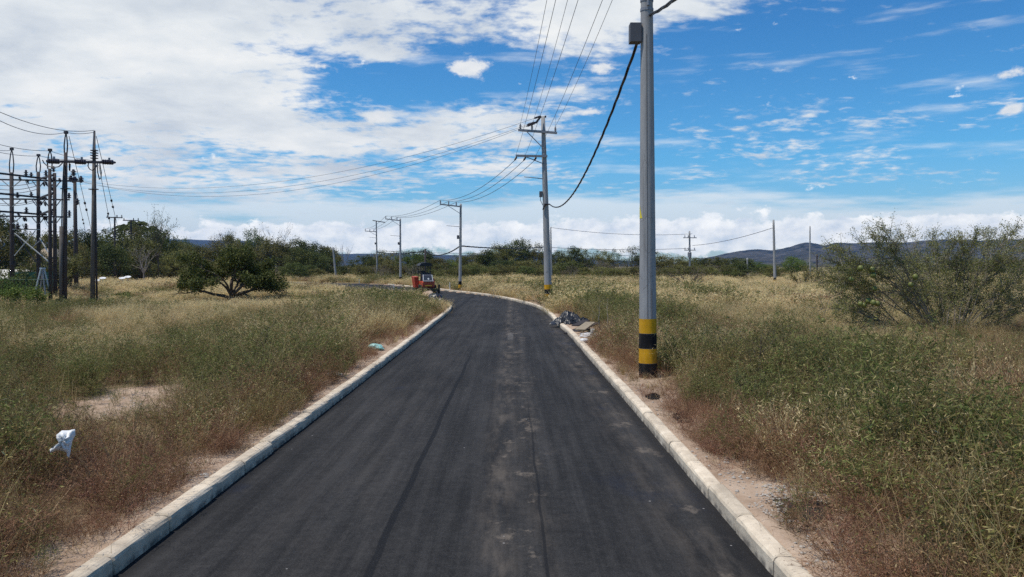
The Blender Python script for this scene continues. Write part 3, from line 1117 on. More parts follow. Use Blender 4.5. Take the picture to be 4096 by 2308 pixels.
# warning sticker, wrapped round the left of the pole
hs_ = 3.62
mb = MB()
ang = [R(a_) for a_ in np.linspace(205, 255, 7)]
for a_ in ang:
    for hh in (0, 1):
        pass
ctr = c1(hs_)
NS = 8
for i in range(NS + 1):
    f = i / NS
    a_ = R(150 + 70 * f)
    top = hs_ + 0.15 - 0.30 * abs(f - 0.5) * 2
    for hh in (hs_ - 0.15, max(top, hs_ - 0.149)):
        rr = r1(hh) + 0.003
        q = c1(hh)
        mb.v.append(q + Vector((rr * math.cos(a_), rr * math.sin(a_), 0)))
for i in range(NS):
    mb.f.append((2 * i, 2 * i + 2, 2 * i + 3, 2 * i + 1))
stk = mb.build('warning_sticker', simple('sticker_yellow', (0.75, 0.6, 0.05), 0.5, 0, 0.06), P1)
stk['label'] = 'yellow triangular warning sticker with black bolt'
mb = MB()
for (f0, h0), (f1, h1) in (((0.47, 0.07), (0.56, -0.02)), ((0.56, -0.02), (0.45, -0.015)), ((0.45, -0.015), (0.55, -0.11)), ((0.03, -0.135), (0.97, -0.135)), ((0.03, -0.135), (0.5, 0.115)), ((0.97, -0.135), (0.5, 0.115))):
    n_ = 5
    pts = []
    for k in range(n_):
        f = f0 + (f1 - f0) * k / (n_ - 1)
        hh = hs_ + h0 + (h1 - h0) * k / (n_ - 1)
        a_ = R(150 + 70 * f)
        rr = r1(hh) + 0.005
        pts.append(c1(hh) + Vector((rr * math.cos(a_), rr * math.sin(a_), 0)))
    mb.tube(pts, 0.009, 4)
mb.build('warning_bolt', M['black'], stk)
# shelf like box, strap and pipe high on the pole
MB().box(c1(7.45) + Vector((-r1(7.45) - 0.12, 0.0, 0)), (0.24, 0.24, 0.4)).build('meter_box', M['box'], P1)
collar(P1, c1, r1, 7.95)
collar(P1, c1, r1, 8.15)
MB().tube([c1(8.0) + Vector((0.0, -r1(8.0) - 0.03, 0)), c1(9.5) + Vector((0.02, -r1(9.5) - 0.03, 0))], 0.03, 8).build('pipe', M['steel'], P1)
up1 = bracket_arm(P1, c1, r1, 11.3, -1.65, 0.85, -1.0, 10.5, 3, (-1.45, -0.78, 0.7), tilt=0.0)
lo1 = bracket_arm(P1, c1, r1, 10.0, -1.9, 0.2, -1.2, 9.5, 3, (-1.55, -0.9, -0.2))

# second pole, leaning a little to the left
b2 = G(1380 * 1.59, 766 * 1.59)
t2 = AT(2172, 466, b2.y)
P2, c2, r2 = conc_pole((b2.x, b2.y, 0.06), t2.z - 0.06, 0.255, 0.125, 'leaning grey concrete pole with two steel crossarms at the bend of the road', 'concrete poles along the road', (t2.x - b2.x, 0), 4, 0.31, 20)


def h2at(v):
    return AT(2172, v, b2.y).z - 0.06


s2 = b2.y / FPX / 4
up2 = bracket_arm(P2, c2, r2, h2at(530), -25.2 * 4 * s2, 13.4 * 4 * s2, -16.5 * 4 * s2, h2at(592), 3, (-23.0 * 4 * s2, -11.5 * 4 * s2, 11.6 * 4 * s2), tilt=0.075, wd=0.14)
lo2 = bracket_arm(P2, c2, r2, h2at(627), -28.2 * 4 * s2, 3 * 4 * s2, -18 * 4 * s2, h2at(656), 3, (-27.5 * 4 * s2, -18.5 * 4 * s2, -8 * 4 * s2), hang=True, tilt=0.02, wd=0.13)
# top strain brackets of the line that leaves to the left
ptop = c2(h2at(470))
MB().beam(ptop + Vector((-0.15, -0.25, 0.02)), AT(2143, 492, b2.y - 0.35), 0.12, 0.12).build('strain_bracket', M['dark_steel'], P2)
MB().beam(ptop + Vector((0.15, -0.2, -0.05)), AT(2182, 463, b2.y - 0.2), 0.1, 0.1).build('strain_bracket', M['dark_steel'], P2)
dead = []
for (ua, va), (ub, vb) in (((2164, 464), (2135, 474)), ((2142, 488), (2106, 500)), ((2143, 492), (2104, 506))):
    A, B = AT(ua, va, b2.y - 0.3), AT(ub, vb, b2.y - 0.3)
    ax = (B - A)
    insulator(A, ax.length, 0.075, ax, 8, 5).build('strain_insulator', M['dark_porcelain'], P2)
    dead.append(B)
pole_fittings(P2, c2, r2, h2at(777), -1)
MB().tube([c2(h2at(765)) + Vector((-r2(6) - 0.1, 0.1, 0)), c2(h2at(800)) + Vector((-r2(6) - 0.14, 0.05, 0)), c2(h2at(820)) + Vector((-r2(6), 0, 0))], 0.02, 5).build('service_lead', M['cable'], P2)
cab2 = c2(h2at(818)) + Vector((0.25, -0.2, 0))
MB().tube([c2(h2at(818)) + Vector((-0.1, -r2(6) - 0.05, 0)), cab2], 0.045, 6).build('cable_clamp', M['cable'], P2)
MB().tube([c2(h2at(820)) + Vector((-0.05, -r2(6) - 0.06, 0)), c2(h2at(840)) + Vector((-0.2, -r2(6) - 0.04, 0))], 0.05, 6).build('cable_tail', M['cable'], P2)
MB().tube([AT(2188, 490, b2.y) + Vector((1.2, 0, -0.2)), AT(2188, 490, b2.y) + Vector((1.2, 0, 0.9))], 0.012, 5)
MB().tube([up2[2], up2[2] + Vector((0.02, 0, 0.75))], 0.012, 5).build('lightning_rod', M['silver'], P2)


def far_pole(ub, vb, ut, vt, label, group, arms=True, bands=3, fits=True, rb=0.17, rt=0.1, Yf=None, bh=0.33, arm2=False, name='utility_pole', mat='pole'):
    g_ = G(ub, vb) if Yf is None else AT(ub, vb, Yf)
    tp = AT(ut, vt, g_.y)
    H = tp.z - 0.0
    t, c, rad = conc_pole((g_.x, g_.y, 0.03), H, rb, rt, label, group, (tp.x - g_.x, 0), bands, bh, 10, name, mat)
    pts = []
    if arms:
        pts = bracket_arm(t, c, rad, H - 0.3, -2.0, 0.12, -1.2, H - 0.95, 3, (-1.95, -1.15, -0.42), wd=0.12, tilt=0.12)
    if arm2:
        pts = bracket_arm(t, c, rad, H - 1.9, -2.0, 0.12, -1.2, H - 2.5, 3, (-1.95, -1.15, -0.42), wd=0.12, tilt=0.06)
    if fits:
        pole_fittings(t, c, rad, H * 0.62, -1)
    return t, c, pts, H


RP = 'concrete poles along the road'
P3, c3, w3, H3 = far_pole(1840, 1167, 1843, 816, 'concrete pole with one sided crossarm right of the red paving machine', RP)
P4, c4, w4, H4 = far_pole(1602, 1137, 1601, 875, 'concrete pole with one sided crossarm just left of the red paving machine', RP)
P5, c5, w5, H5 = far_pole(1509, 1120, 1505, 885, 'farthest concrete road pole with its crossarm below the top, left of two others', RP, False, 3, True, 0.16, 0.1, None, 0.33, True)
MB().beam(c5(H5 - 0.15) + Vector((-0.6, -0.2, 0.25)), c5(H5 - 0.15) + Vector((1.6, -0.2, -0.1)), 0.16, 0.14).build('strain_bracket', M['dark_steel'], P5)
P6, c6, w6, H6 = far_pole(2206, 1126, 2203, 908, 'thin far pole standing right behind the leaning pole', 'far concrete poles', False, 3, False)
P7, c7, w7, H7 = far_pole(2760, 1120, 2758, 925, 'far pole carrying a transformer above the tree line', 'far concrete poles', False, 0, False, 0.19, 0.14)
for hh, wd in ((H7 - 1.2, 2.4), (H7 - 3.4, 2.0)):
    MB().beam(c7(hh) + Vector((-wd / 2, -0.25, 0)), c7(hh) + Vector((wd / 2, -0.25, 0)), 0.14, 0.14).build('crossarm', M['steel'], P7)
    for a_ in (-0.9, -0.3, 0.8):
        insulator(c7(hh) + Vector((a_, -0.25, 0.07)), 0.4, 0.1, (0, 0, 1), 8).build('insulator', M['porcelain'], P7)
MB().lathe([(0.2, -0.5), (0.34, -0.45), (0.36, 0.35), (0.28, 0.45), (0.1, 0.5)], 12, c7(H7 - 3.9) + Vector((-0.15, -0.55, -0.3))).build('transformer', M['steel'], P7)
P8, c8, w8, H8 = far_pole(3100, 1142, 3094, 880, 'far pole with yellow and black bands beside the dirt track', 'far concrete poles', False, 3, False, 0.2, 0.12)
P9, c9, w9, H9 = far_pole(3240, 1116, 3240, 905, 'pale thin far pole in front of the mountain, right of the banded one', 'far concrete poles', False, 0, False, 0.17, 0.11)
far_pole(2991, 1118, 2989, 1032, 'short pale post without wires at the end of the tree line', 'far concrete poles', False, 0, False, 0.17, 0.13)
far_pole(3268, 1110, 3268, 1018, 'dark wooden post against the mountain', 'far wooden posts', False, 0, False, 0.2, 0.17, name='wooden_post', mat='wood')
far_pole(3357, 1112, 3357, 1027, 'thin grey far post left of the thorny shrub', 'far wooden posts', False, 0, False, 0.14, 0.1, name='wooden_post', mat='wood_pale')
far_pole(3400, 1110, 3399, 1045, 'short dark post behind the branches of the thorny shrub', 'far wooden posts', False, 0, False, 0.15, 0.12, name='wooden_post', mat='wood')
far_pole(1345, 1122, 1332, 990, 'bare grey leaning post at the end of the left tree line', 'far concrete poles', False, 0, False, 0.19, 0.15)
far_pole(459, 1110, 459, 868, 'wooden pole with a straight crossarm behind the substation poles', 'wooden poles behind the substation', False, 0, False, 0.2, 0.13, 125.0, name='wooden_pole', mat='wood')
far_pole(524, 1105, 524, 880, 'wooden pole with a crossarm beside the palms', 'wooden poles behind the substation', False, 0, False, 0.2, 0.13, 135.0, name='wooden_pole', mat='wood')
for nm, (ua, ub, v, Yd) in (('wooden_pole', (426, 490, 869, 125.0)), ('wooden_pole.001', (492, 556, 881, 135.0))):
    po = bpy.data.objects[nm]
    MB().beam(AT(ua, v, Yd - 0.25), AT(ub, v + 2, Yd - 0.25), 0.16, 0.16).build('crossarm', M['dark_steel'], po)
    for u_ in (ua + 4, (ua + ub) / 2 + 10, ub - 3):
        insulator(AT(u_, v, Yd - 0.25), 0.4, 0.12, (0, 0, 1), 8).build('insulator', M['dark_porcelain'], po)

# ---- wires
gU = 'wires from the near pole to the upper crossarm'
nm3 = ('left', 'middle', 'right')
for i in range(3):
    wire(up2[i], up1[i], 0.35, 0.0085, 'thin overhead wire to the %s insulator of the upper crossarm' % nm3[i], gU)
    wire(lo2[i] + Vector((0.08, -0.3, 0.25)), lo1[i] + Vector((0.12, 0, 0)), 0.35, 0.0085, 'thin overhead wire to the %s insulator of the lower crossarm' % nm3[i], 'wires from the near pole to the lower crossarm')
    wire(lo2[i], w3[i], 0.75, 0.018, 'overhead wire from the leaning pole to the %s insulator of the next pole' % nm3[i], 'wires from the leaning pole to the next pole')
    wire(w3[i], w4[i], 0.5, 0.018, 'overhead wire between the two bracket poles, %s one' % nm3[i], 'wires between the bracket poles')
    wire(w4[i], w5[i], 0.4, 0.02, 'faint wire to the farthest road pole, %s one' % nm3[i], 'wires to the farthest road pole')
# twisted service cable between the poles
cab1 = c1(7.75) + Vector((-0.02, 0.14, 0))


def twisted(a, b, sag, r, label, n=60):
    P = sag_line(a, b, sag, n)
    mb = MB()
    for ph in (0, 2.1, 4.2):
        Q = []
        for k, p in enumerate(P):
            d = (P[min(k + 1, n)] - P[max(k - 1, 0)])
            s_, t_ = frame_of(d)
            an = k * 1.05 + ph
            Q.append(p + (s_ * math.cos(an) + t_ * math.sin(an)) * r)
        mb.tube(Q, r * 0.9, 5, False)
    o = mb.build('service_cable', M['cable'], None, True, off=tuple(P[0]))
    return tag(o, label, 'cable', 'twisted black cables on the road poles')


twisted(cab2, cab1, 1.5, 0.021, 'thick black twisted cable sagging from the leaning pole to the near pole')
twisted(c1(7.8) + Vector((0.05, -0.14, 0)), Vector((1.55, -16, 8.0)), 2.2, 0.02, 'thick black twisted cable leaving the near pole overhead')
cab3 = c3(H3 * 0.52)
twisted(cab2 + Vector((-0.3, 0.3, 0)) if False else cab3, AT(2196, 985, c6(5).y), 0.3, 0.04, 'black cable from the bracket pole to the thin far pole')
twisted(cab3, AT(1701, 1003, 118), 0.8, 0.04, 'black cable sagging from the bracket pole to the post behind the machine')
twisted(AT(1701, 1003, 118), c5(H5 * 0.47), 0.35, 0.045, 'black cable from the post behind the machine to the farthest road pole')
wire(AT(2203, 990, c6(4).y), AT(2758, 993, c7(4).y), 0.3, 0.035, 'dark low wire from the thin far pole to the transformer pole', 'far low wires', 'wire')
wire(AT(1520, 1003, 190), AT(2120, 1010, 190), 0.4, 0.05, 'dark level wire low behind the trees', 'far low wires', 'wire')
wire(AT(2215, 1002, 190), AT(2990, 1034, 190), 0.6, 0.05, 'dark level wire over the right tree line', 'far low wires', 'wire')
wire(AT(2203, 910, c6(4).y), AT(2770, 935, c7(4).y), 0.6, 0.03, 'thin wire from the top of the thin far pole', 'far upper wires')
wire(AT(2770, 982, c7(4).y), c8(H8 - 1.0), 0.4, 0.035, 'wire rising from the transformer pole to the banded far pole', 'far upper wires')
post = AT(1701, 1000, 118)
mb = MB().tube([(post.x, post.y, 0), (post.x, post.y, post.z + 0.2)], 0.15, 8)
tag(mb.build('wooden_post', M['wood'], None, True, off=(post.x, post.y, 0)), 'dark post in the trees behind the paving machine', 'post', 'far wooden posts')

# ---------------------------------------------------------------- substation on the left


def wood_shaft(t, u, vt, vb, Yd, r0, r1, name='post', mat='wood', ut=None):
    tp = AT(u if ut is None else ut, vt, Yd)
    bt = AT(u, vb, Yd)
    ob = MB().tube([(bt.x, Yd, -0.2), (bt.x * 0.5 + tp.x * 0.5, Yd, tp.z / 2), (tp.x, Yd, tp.z)], [r0, (r0 + r1) / 2, r1], 10).build(name, M[mat], t, True)
    return ob


def fork(t, u, v0, v1, Yd, wd):
    """two thin bars bowed apart above a post"""
    a, b = AT(u, v0, Yd), AT(u + 1, v1, Yd)
    for s_ in (-1, 1):
        mb = MB()
        mb.tube([a + Vector((s_ * wd * 0.8, 0, 0)), a.lerp(b, 0.35) + Vector((s_ * wd, 0, 0)), a.lerp(b, 0.75) + Vector((s_ * wd * 0.55, 0, 0)), b], [0.04, 0.036, 0.034, 0.03], 6)
        mb.build('top_rod', M['dark_steel'], t)
    MB().box(b, (0.2, 0.14, 0.16)).build('cap', M['dark_steel'], t)


def z2(x, y):
    return x / 4.2694, 560 + y / 4.2694


def z3(x, y):
    return x / 4.0325, 900 + y / 4.0325


YA, YB, YC, YE = 51.5, 52.2, 46.8, 53.0
gb = AT(153, 1205, YB)
GT = thing('substation_frame', (gb.x, gb.y, 0), 'dark frame of wooden posts and stacked crossbeams at the left edge', 'substation')
for u, ut, vt, vs, Yd, r0 in ((50, 46, 596, 690, YA, 0.155), (155, 153, 621, 687, YB, 0.14), (202, 199, 600, 675, YC, 0.12), (221, 218, 692, None, YE, 0.14)):
    wood_shaft(GT, u, vs if vs else vt, 1215, Yd, r0, r0 * 0.8, ut=ut)
    if vs:
        fork(GT, ut, vs, vt, Yd, 0.15)
HB = (8.62, 7.15, 6.02)
for k, (hB, vl, vr, v2a, v2b, u2) in enumerate(((0, 570, 600, 675, 705, 1400), (0, 915, 905, 1005, 1020, 1190), (0, 1220, 1190, 1300, 1315, 1200))):
    vB = (660, 990, 1275)[k]
    pB = AT(*z2(655, vB), YB - 0.4)
    hgt = pB.z
    uL, vL = z2(-30, vl - 4)
    YL = (hgt - CAM_H) / ((ray(uL, vL).z))
    YL = min(max(YL, 44), 51)
    pL = AT(uL, vL, YL)
    MB().beam(pL, pB + Vector((0.5, 0.1, 0)), 0.09, 0.12).build('beam', M['dark_steel'], GT)
    MB().beam(pB + Vector((-0.1, 0.2, -0.01)), AT(*z2(905, vr), YC - 0.35), 0.09, 0.11).build('beam', M['dark_steel'], GT)
    a_, b_ = AT(*z2(-30, v2a), YB - 0.7), AT(*z2(u2, v2b), YB - 0.5)
    MB().beam(a_, b_, 0.08, 0.10).build('beam', M['dark_steel'], GT)
    # knee braces
    for xc, reach in ((195, 165), (655, 115), (850, 100), (935, 110)):
        for s_ in (-1, 1):
            MB().beam(AT(*z2(xc + s_ * 20, v2a + 130), YB - 0.82), AT(*z2(xc + s_ * reach, v2a + 12), YB - 0.82), 0.05, 0.05).build('knee_brace', M['brace'] if xc < 500 else M['steel'], GT)
for x_, y_ in ((445, 610), (535, 650), (785, 615), (915, 545), (535, 985), (1180, 1000), (452, 1245), (1185, 1300), (300, 990), (870, 990), (880, 1290)):
    insulator(AT(*z2(x_, y_), YB - 0.6), 0.4, 0.15, (0, 0, 1), 8, 2).build('insulator', M['dark_porcelain'], GT)
for x_, y_ in ((330, 645), (460, 690), (740, 740), (780, 730), (870, 670), (1010, 670), (430, 1040), (690, 1060), (760, 1080), (400, 1340), (430, 1340), (310, 1265), (740, 1320), (780, 1320), (880, 820), (910, 650)):
    insulator(AT(*z2(x_, y_ - 20), YB - 0.9), 0.3, 0.10, (0.3, 0, -1), 8, 3).build('hanging_insulator', M['dark_porcelain'], GT)
MB().beam(AT(*z3(200, 70), YA - 0.4), AT(*z3(655, 72), YB - 0.4), 0.07, 0.07).build('tie_rod', M['brace'], GT)
for x_ in (285, 420):
    insulator(AT(*z3(x_, 68), YA - 0.4), 0.4, 0.18, (0, 0, 1), 8, 2).build('insulator', M['dark_porcelain'], GT)
for (xa, ya, xb, yb, m_) in ((235, 130, 785, 588, 'brace'), (572, 90, 232, 495, 'brace'), (640, 210, 780, 445, 'brace'), (240, 132, 585, 605, 'dark_steel'), (500, 385, 640, 255, 'steel')):
    Ya = YA - 0.5 + (0.25 if m_ == 'dark_steel' else 0)
    MB().beam(AT(*z3(xa, ya), Ya), AT(*z3(xb, yb), Ya - (0.6 if xb > 700 else 0.05)), 0.06, 0.05).build('diagonal_brace', M[m_], GT)
for u_, y_ in ((50, 600), (50, 630), (155, 300), (155, 560), (203, 100), (203, 530)):
    p = AT(u_, z3(0, y_)[1], YA if u_ < 100 else (YB if u_ < 180 else YC))
    MB().lathe([(0.15, -0.04), (0.175, -0.04), (0.175, 0.04), (0.15, 0.04)], 12, p).build('strap', M['dark_steel'], GT)
# small bus wires inside the frame
busw = MB()
for y0 in (770, 840, 900, 1080, 1110):
    busw.tube(sag_line(AT(*z2(-30, y0), YB + 1.5), AT(*z2(640, y0 - 60), YB + 1.2), 0.15, 8), 0.02, 4, False)
busw.build('bus_wires', M['wire'], GT)

# H frame of two tall poles with a dark crossbeam
YD = 45.0
gd = AT(258, 1232, YD)
HF = thing('pole_pair', (gd.x, gd.y, 0), 'two tall weathered poles joined high up by a dark crossbeam', 'utility pole')
wood_shaft(HF, 257, 610, 1232, YD, 0.15, 0.10, 'pole', 'wood', 263)
fork(HF, 263, 610, 530, YD, 0.10)
MB().tube([AT(243, 1232, YD - 0.25) * 1, AT(244, 905, YD - 0.25)], 0.09, 8).build('conduit', M['wood_pale'], HF, True)
MB().tube([AT(247, 905, YD - 0.2), AT(249, 780, YD - 0.25), AT(256, 650, YD - 0.25)], 0.035, 6).build('riser_cable', M['cable'], HF)
wood_shaft(HF, 370, 600, 1224, YD + 1, 0.145, 0.10, 'pole', 'wood_pale', 377)
wood_shaft(HF, 377.5, 523, 605, YD + 1, 0.06, 0.045, 'pole_top', 'dark_steel', 378.5)
MB().tube([AT(373, 600, YD + 1), AT(377, 525, YD + 1)], 0.05, 6).build('top_rod', M['steel'], HF)
for v_ in (602, 612, 622, 633):
    MB().box(AT(377, v_, YD + 0.9), (0.36, 0.26, 0.05)).build('clamp', M['dark_steel'], HF)
MB().beam(AT(186, 645, YD - 0.35), AT(438, 650, YD - 0.15), 0.12, 0.14).build('crossbeam', M['dark_steel'], HF)
for u_, v_ in ((195, 645), (301, 647), (411, 648)):
    mb = insulator(AT(u_ - 9, v_ - 1, YD - 0.5), 0.9, 0.155, (1, 0, -0.05), 10, 5)
    mb.build('drum_insulator', M['dark_porcelain'], HF)
for u_, va, vb in ((216, 645, 626), (327, 647, 628), (437, 650, 631)):
    MB().tube([AT(u_, va, YD - 0.3), AT(u_, vb, YD - 0.3)], 0.06, 6).build('peg', M['steel'], HF)
loops = MB()
for pts in (((170, 640), (176, 652), (190, 664), (215, 670), (235, 667), (250, 652)), ((354, 651), (352, 664), (358, 676), (370, 682), (382, 672), (390, 655)), ((389, 652), (391, 690), (398, 718), (404, 712), (405, 690), (399, 655)), ((277, 652), (277, 680), (279, 684), (281, 655))):
    loops.tube([AT(a_, b_, YD - 0.6) for a_, b_ in pts], 0.032, 5, False)
loops.build('jumper_loop', M['cable'], HF)
for i_, (u_, Yd) in enumerate(((255, YD), (372, YD + 1))):
    for k, (v0, v1, mt_) in enumerate(((1231, 1222, 'black'), (1221.5, 1209, 'whiteband'), (1208.5, 1196, 'black'))):
        ua_ = 250 if i_ == 0 else 370
        ra_ = 0.36 if i_ == 0 else 0.18
        a_, b_ = AT(ua_, v0, Yd - 0.12), AT(ua_, v1, Yd - 0.12)
        ob = MB().tube([a_, b_], ra_, 12).build('painted_band', M[mt_], HF)
        ob['label'] = 'black painted band' if mt_ == 'black' else 'white painted band'
for u_, v_, Yd in ((263, 755, YD), (374, 757, YD + 1)):
    MB().box(AT(u_, v_, Yd - 0.2), (0.5, 0.26, 0.05)).build('clamp', M['dark_steel'], HF)

# single pole behind with insulators on its head
gf = AT(304, 1166, 70)
SP = thing('utility_pole', (gf.x, gf.y, 0), 'dark wooden pole behind the pole pair with insulators beside its head', 'utility pole')
wood_shaft(SP, 305, 706, 1168, 70, 0.21, 0.14, 'shaft', 'wood', 299)
MB().beam(AT(270, 724, 69.5), AT(332, 725, 69.5), 0.14, 0.14).build('crossarm', M['dark_steel'], SP)
for u_, v_, ax in ((279, 728, (0.2, 0, 1)), (284, 722, (1, 0, 0.2)), (324, 731, (0, 0, 1)), (294, 704, (0, 0, 1)), (308, 820, (0, 0, 1))):
    insulator(AT(u_, v_, 69.3), 0.62, 0.26, ax, 10, 3).build('insulator', M['dark_porcelain'], SP)

# guy wires with their strain insulators
for k, (ua, va, ub, vb, Ya, Yb, lab) in enumerate(((276, 545, 365, 920, YD, 60, 'guy wire slanting down from the top of the left tall pole'), (385, 545, 470, 905, YD + 1, 62, 'guy wire slanting down from the top of the right tall pole'),
                                                  (395, 660, 447, 930, YD + 1, 64, 'guy wire from the crossbeam end of the pole pair'), (301, 745, 345, 940, 69, 80, 'guy wire behind the pole pair'), (100, 720, 190, 905, YA, 58, 'guy wire crossing behind the dark frame'))):
    A, B = AT(ua, va, Ya), AT(ub, vb, Yb)
    e = thing('guy_wire', tuple(A), lab, 'wire', 'guy wires of the substation')
    MB().tube([A, B], 0.017, 5).build('strand', M['wire'], e)
    for f in (0.64, 0.72):
        insulator(A.lerp(B, f), 0.42, 0.08, B - A, 8, 3).build('insulator', M['dark_porcelain'], e)

# lines over the substation
gS = 'lines reaching the substation'
for (ua, va, ub, vb, Ya, Yb, sg, lab) in (
        (-60, 422, 377, 521, 30, YD + 1, 0.4, 'thin wire running left from the top of the right tall pole'),
        (-60, 452, 264, 529, 30, YD, 0.4, 'thin wire running left from the top of the left tall pole'),
        (264, 529, 378, 528, YD, YD + 1, 0.1, 'short wire joining the two tall pole tops'),
        (-60, 562, 199, 603, 38, YC, 0.15, 'dark line to the top of the third frame post'),
        (-60, 590, 50, 600, 42, YA, 0.1, 'dark line to the top of the first frame post'),
        (-60, 596, 153, 624, 42, YB, 0.12, 'dark line to the top of the second frame post'),
        (199, 603, 375, 642, YC, YD + 1, 0.1, 'dark line from the third frame post to the right tall pole'),
        (153, 622, 330, 640, YB, YD + 1, 0.1, 'dark line from the second frame post to the crossbeam')):
    wire(AT(ua, va, Ya), AT(ub, vb, Yb), sg, 0.015, lab, gS)
f_pts = (AT(334, 724, 69.3), AT(334, 730, 69.3), AT(322, 724, 70.2))
for i, lab in enumerate(('upper long wire from the leaning pole to the substation', 'middle long wire from the leaning pole to the substation', 'lowest long wire from the leaning pole to the substation')):
    wire(dead[i], f_pts[i], (2.15, 2.35, 2.75)[i], 0.010, lab, 'long wires from the leaning pole to the substation', n=30)

# house, fence and leftovers beside the substation
YH = 100.0
hx0, hx1 = AT(66, 1100, YH).x, AT(222, 1100, YH).x
HO = thing('house', ((hx0 + hx1) / 2, YH + 3, 0), 'small pale house with a tan pitched roof half hidden by shrubs', 'house')
MB().box(((hx0 + hx1) / 2, YH + 3.2, 1.1), (hx1 - hx0 - 0.6, 5.6, 2.2)).build('wall', M['wall'], HO)
yl_, yh_, zr_ = YH, YH + 6.4, 4.9
mb = MB()
mb.v += [Vector(q) for q in ((hx0, yl_, 2.22), (hx1, yl_, 2.22), (hx1, yh_, 2.22), (hx0, yh_, 2.22), (hx0 + 1.7, YH + 3.2, zr_), (hx1 - 1.7, YH + 3.2, zr_), (hx0 + .05, yl_ + .05, 2.1), (hx1 - .05, yl_ + .05, 2.1), (hx1 - .05, yh_ - .05, 2.1), (hx0 + .05, yh_ - .05, 2.1))]
mb.f += [(0, 1, 5, 4), (1, 2, 5), (2, 3, 4, 5), (3, 0, 4), (0, 6, 7, 1), (1, 7, 8, 2), (2, 8, 9, 3), (3, 9, 6, 0), (9, 8, 7, 6)]
mb.build('roof', M['roof'], HO)
for f_ in (0.28, 0.7):
    MB().box((hx0 + (hx1 - hx0) * f_, YH + 0.37, 1.2), (0.9, 0.1, 0.9)).build('window', M['glassdark'], HO)
cn = AT(155, 1120, 64)
MB_ = MB().prism([(0, 0, 0), (7.2, 0, 0.1), (7.2, 0, 0.16), (0, 0, 0.06)], (cn.x - 8.4, 63.5, 1.32), (0, 3, 0.75))
AW = thing('canopy', (cn.x - 4, 64, 0), 'pale sloping shed canopy on posts in front of the small house', 'shed')
MB_.build('sheet', M['stake'], AW)
for xx, yy in ((cn.x - 8.2, 63.7), (cn.x - 1.5, 63.7), (cn.x - 8.2, 66.2), (cn.x - 1.5, 66.2)):
    MB().tube([(xx, yy, -0.1), (xx, yy, 1.36 if yy < 65 else 2.0)], 0.06, 6).build('post', M['wood'], AW)
tsh = AT(128, 1135, 56)
TS = thing('screen', (tsh.x, tsh.y, 0), 'teal green sheet screen stretched between posts behind the fence', 'screen')
mb = MB()
for k in range(9):
    xx = tsh.x - 1.6 + 0.4 * k
    for zz in (0.9, 2.05):
        mb.v.append(Vector((xx, tsh.y + 0.06 * math.sin(k * 2.2), zz)))
for k in range(8):
    mb.f.append((2 * k, 2 * k + 2, 2 * k + 3, 2 * k + 1))
mb.build('sheet', M['tealsheet'], TS)
for xx in (tsh.x - 1.65, tsh.x + 1.65):
    MB().tube([(xx, tsh.y, -0.1), (xx, tsh.y, 2.2)], 0.05, 6).build('post', M['wood'], TS)
tr = AT(174, 1195, 51)
TR = thing('trestle', (tr.x, tr.y, 0), 'pale blue trestle standing between the substation posts', 'trestle')
for dx_, dy_, m_ in ((-0.62, -0.25, 'trestle'), (0.35, -0.25, 'steel'), (-0.5, 0.3, 'steel'), (0.45, 0.3, 'trestle')):
    MB().tube([(tr.x + dx_, tr.y + dy_, -0.05), (tr.x - 0.02 + 0.1 * dx_, tr.y + dy_ * 0.3, 2.3)], 0.05, 6).build('leg', M[m_], TR)
MB().box((tr.x - 0.02, tr.y, 2.34), (0.18, 0.4, 0.1)).build('top_bar', M['trestle'], TR)

fx0, fx1, fy = AT(-260, 1220, 46.5).x, AT(196, 1220, 46.5).x, 46.5
FN = thing('fence', (fx0, fy, 0), 'low green wire mesh fence overgrown with weeds at the left edge', 'fence')
k = fx0
while k < fx1 + 0.1:
    MB().tube([(k, fy, -0.1), (k, fy, 1.75)], 0.045, 6).build('post', M['mesh'], FN)
    k += 1.9
mb = MB()
for zz in (0.1, 0.85, 1.65):
    mb.tube([(fx0, fy, zz), (fx1, fy, zz)], 0.02, 4)
mb.build('rail', M['mesh'], FN)
mb = MB()
n_ = int((fx1 - fx0) / 0.16)
for i in range(n_):
    x0_ = fx0 + i * 0.16
    mb.tube([(x0_, fy + 0.02, 0.05), (x0_ + 0.5, fy + 0.02, 1.65)], 0.009, 3, False)
    mb.tube([(x0_ + 0.5, fy + 0.03, 0.05), (x0_, fy + 0.03, 1.65)], 0.009, 3, False)
mb.build('wire_mesh', M['mesh'], FN)

# white round dishes in the grass
for u_, v_, lab in ((387, 1122, 'white round dish partly behind the right tall pole'), (411, 1113, 'white round dish just right of the right tall pole'), (489, 1113, 'lower left white round dish of the far pair'), (511, 1108, 'upper right white round dish of the far pair')):
    p = AT(u_, v_, 76)
    e = thing('dish', (p.x, p.y, 0), lab, 'dish', 'white round dishes standing in the grass')
    axd = Vector((0.1, -0.30, 1)).normalized()
    MB().lathe([(0.03, -0.06), (0.15, -0.045), (0.26, -0.01), (0.31, 0.02), (0.31, 0.035), (0.25, 0.012), (0.1, -0.02), (0.03, -0.03)], 18, p, axd).build('bowl', M['whiteplastic'], e, True)
    MB().tube([(p.x, p.y, -0.1), (p.x, p.y, p.z - 0.1)], 0.04, 6).build('stem', M['steel'], e)

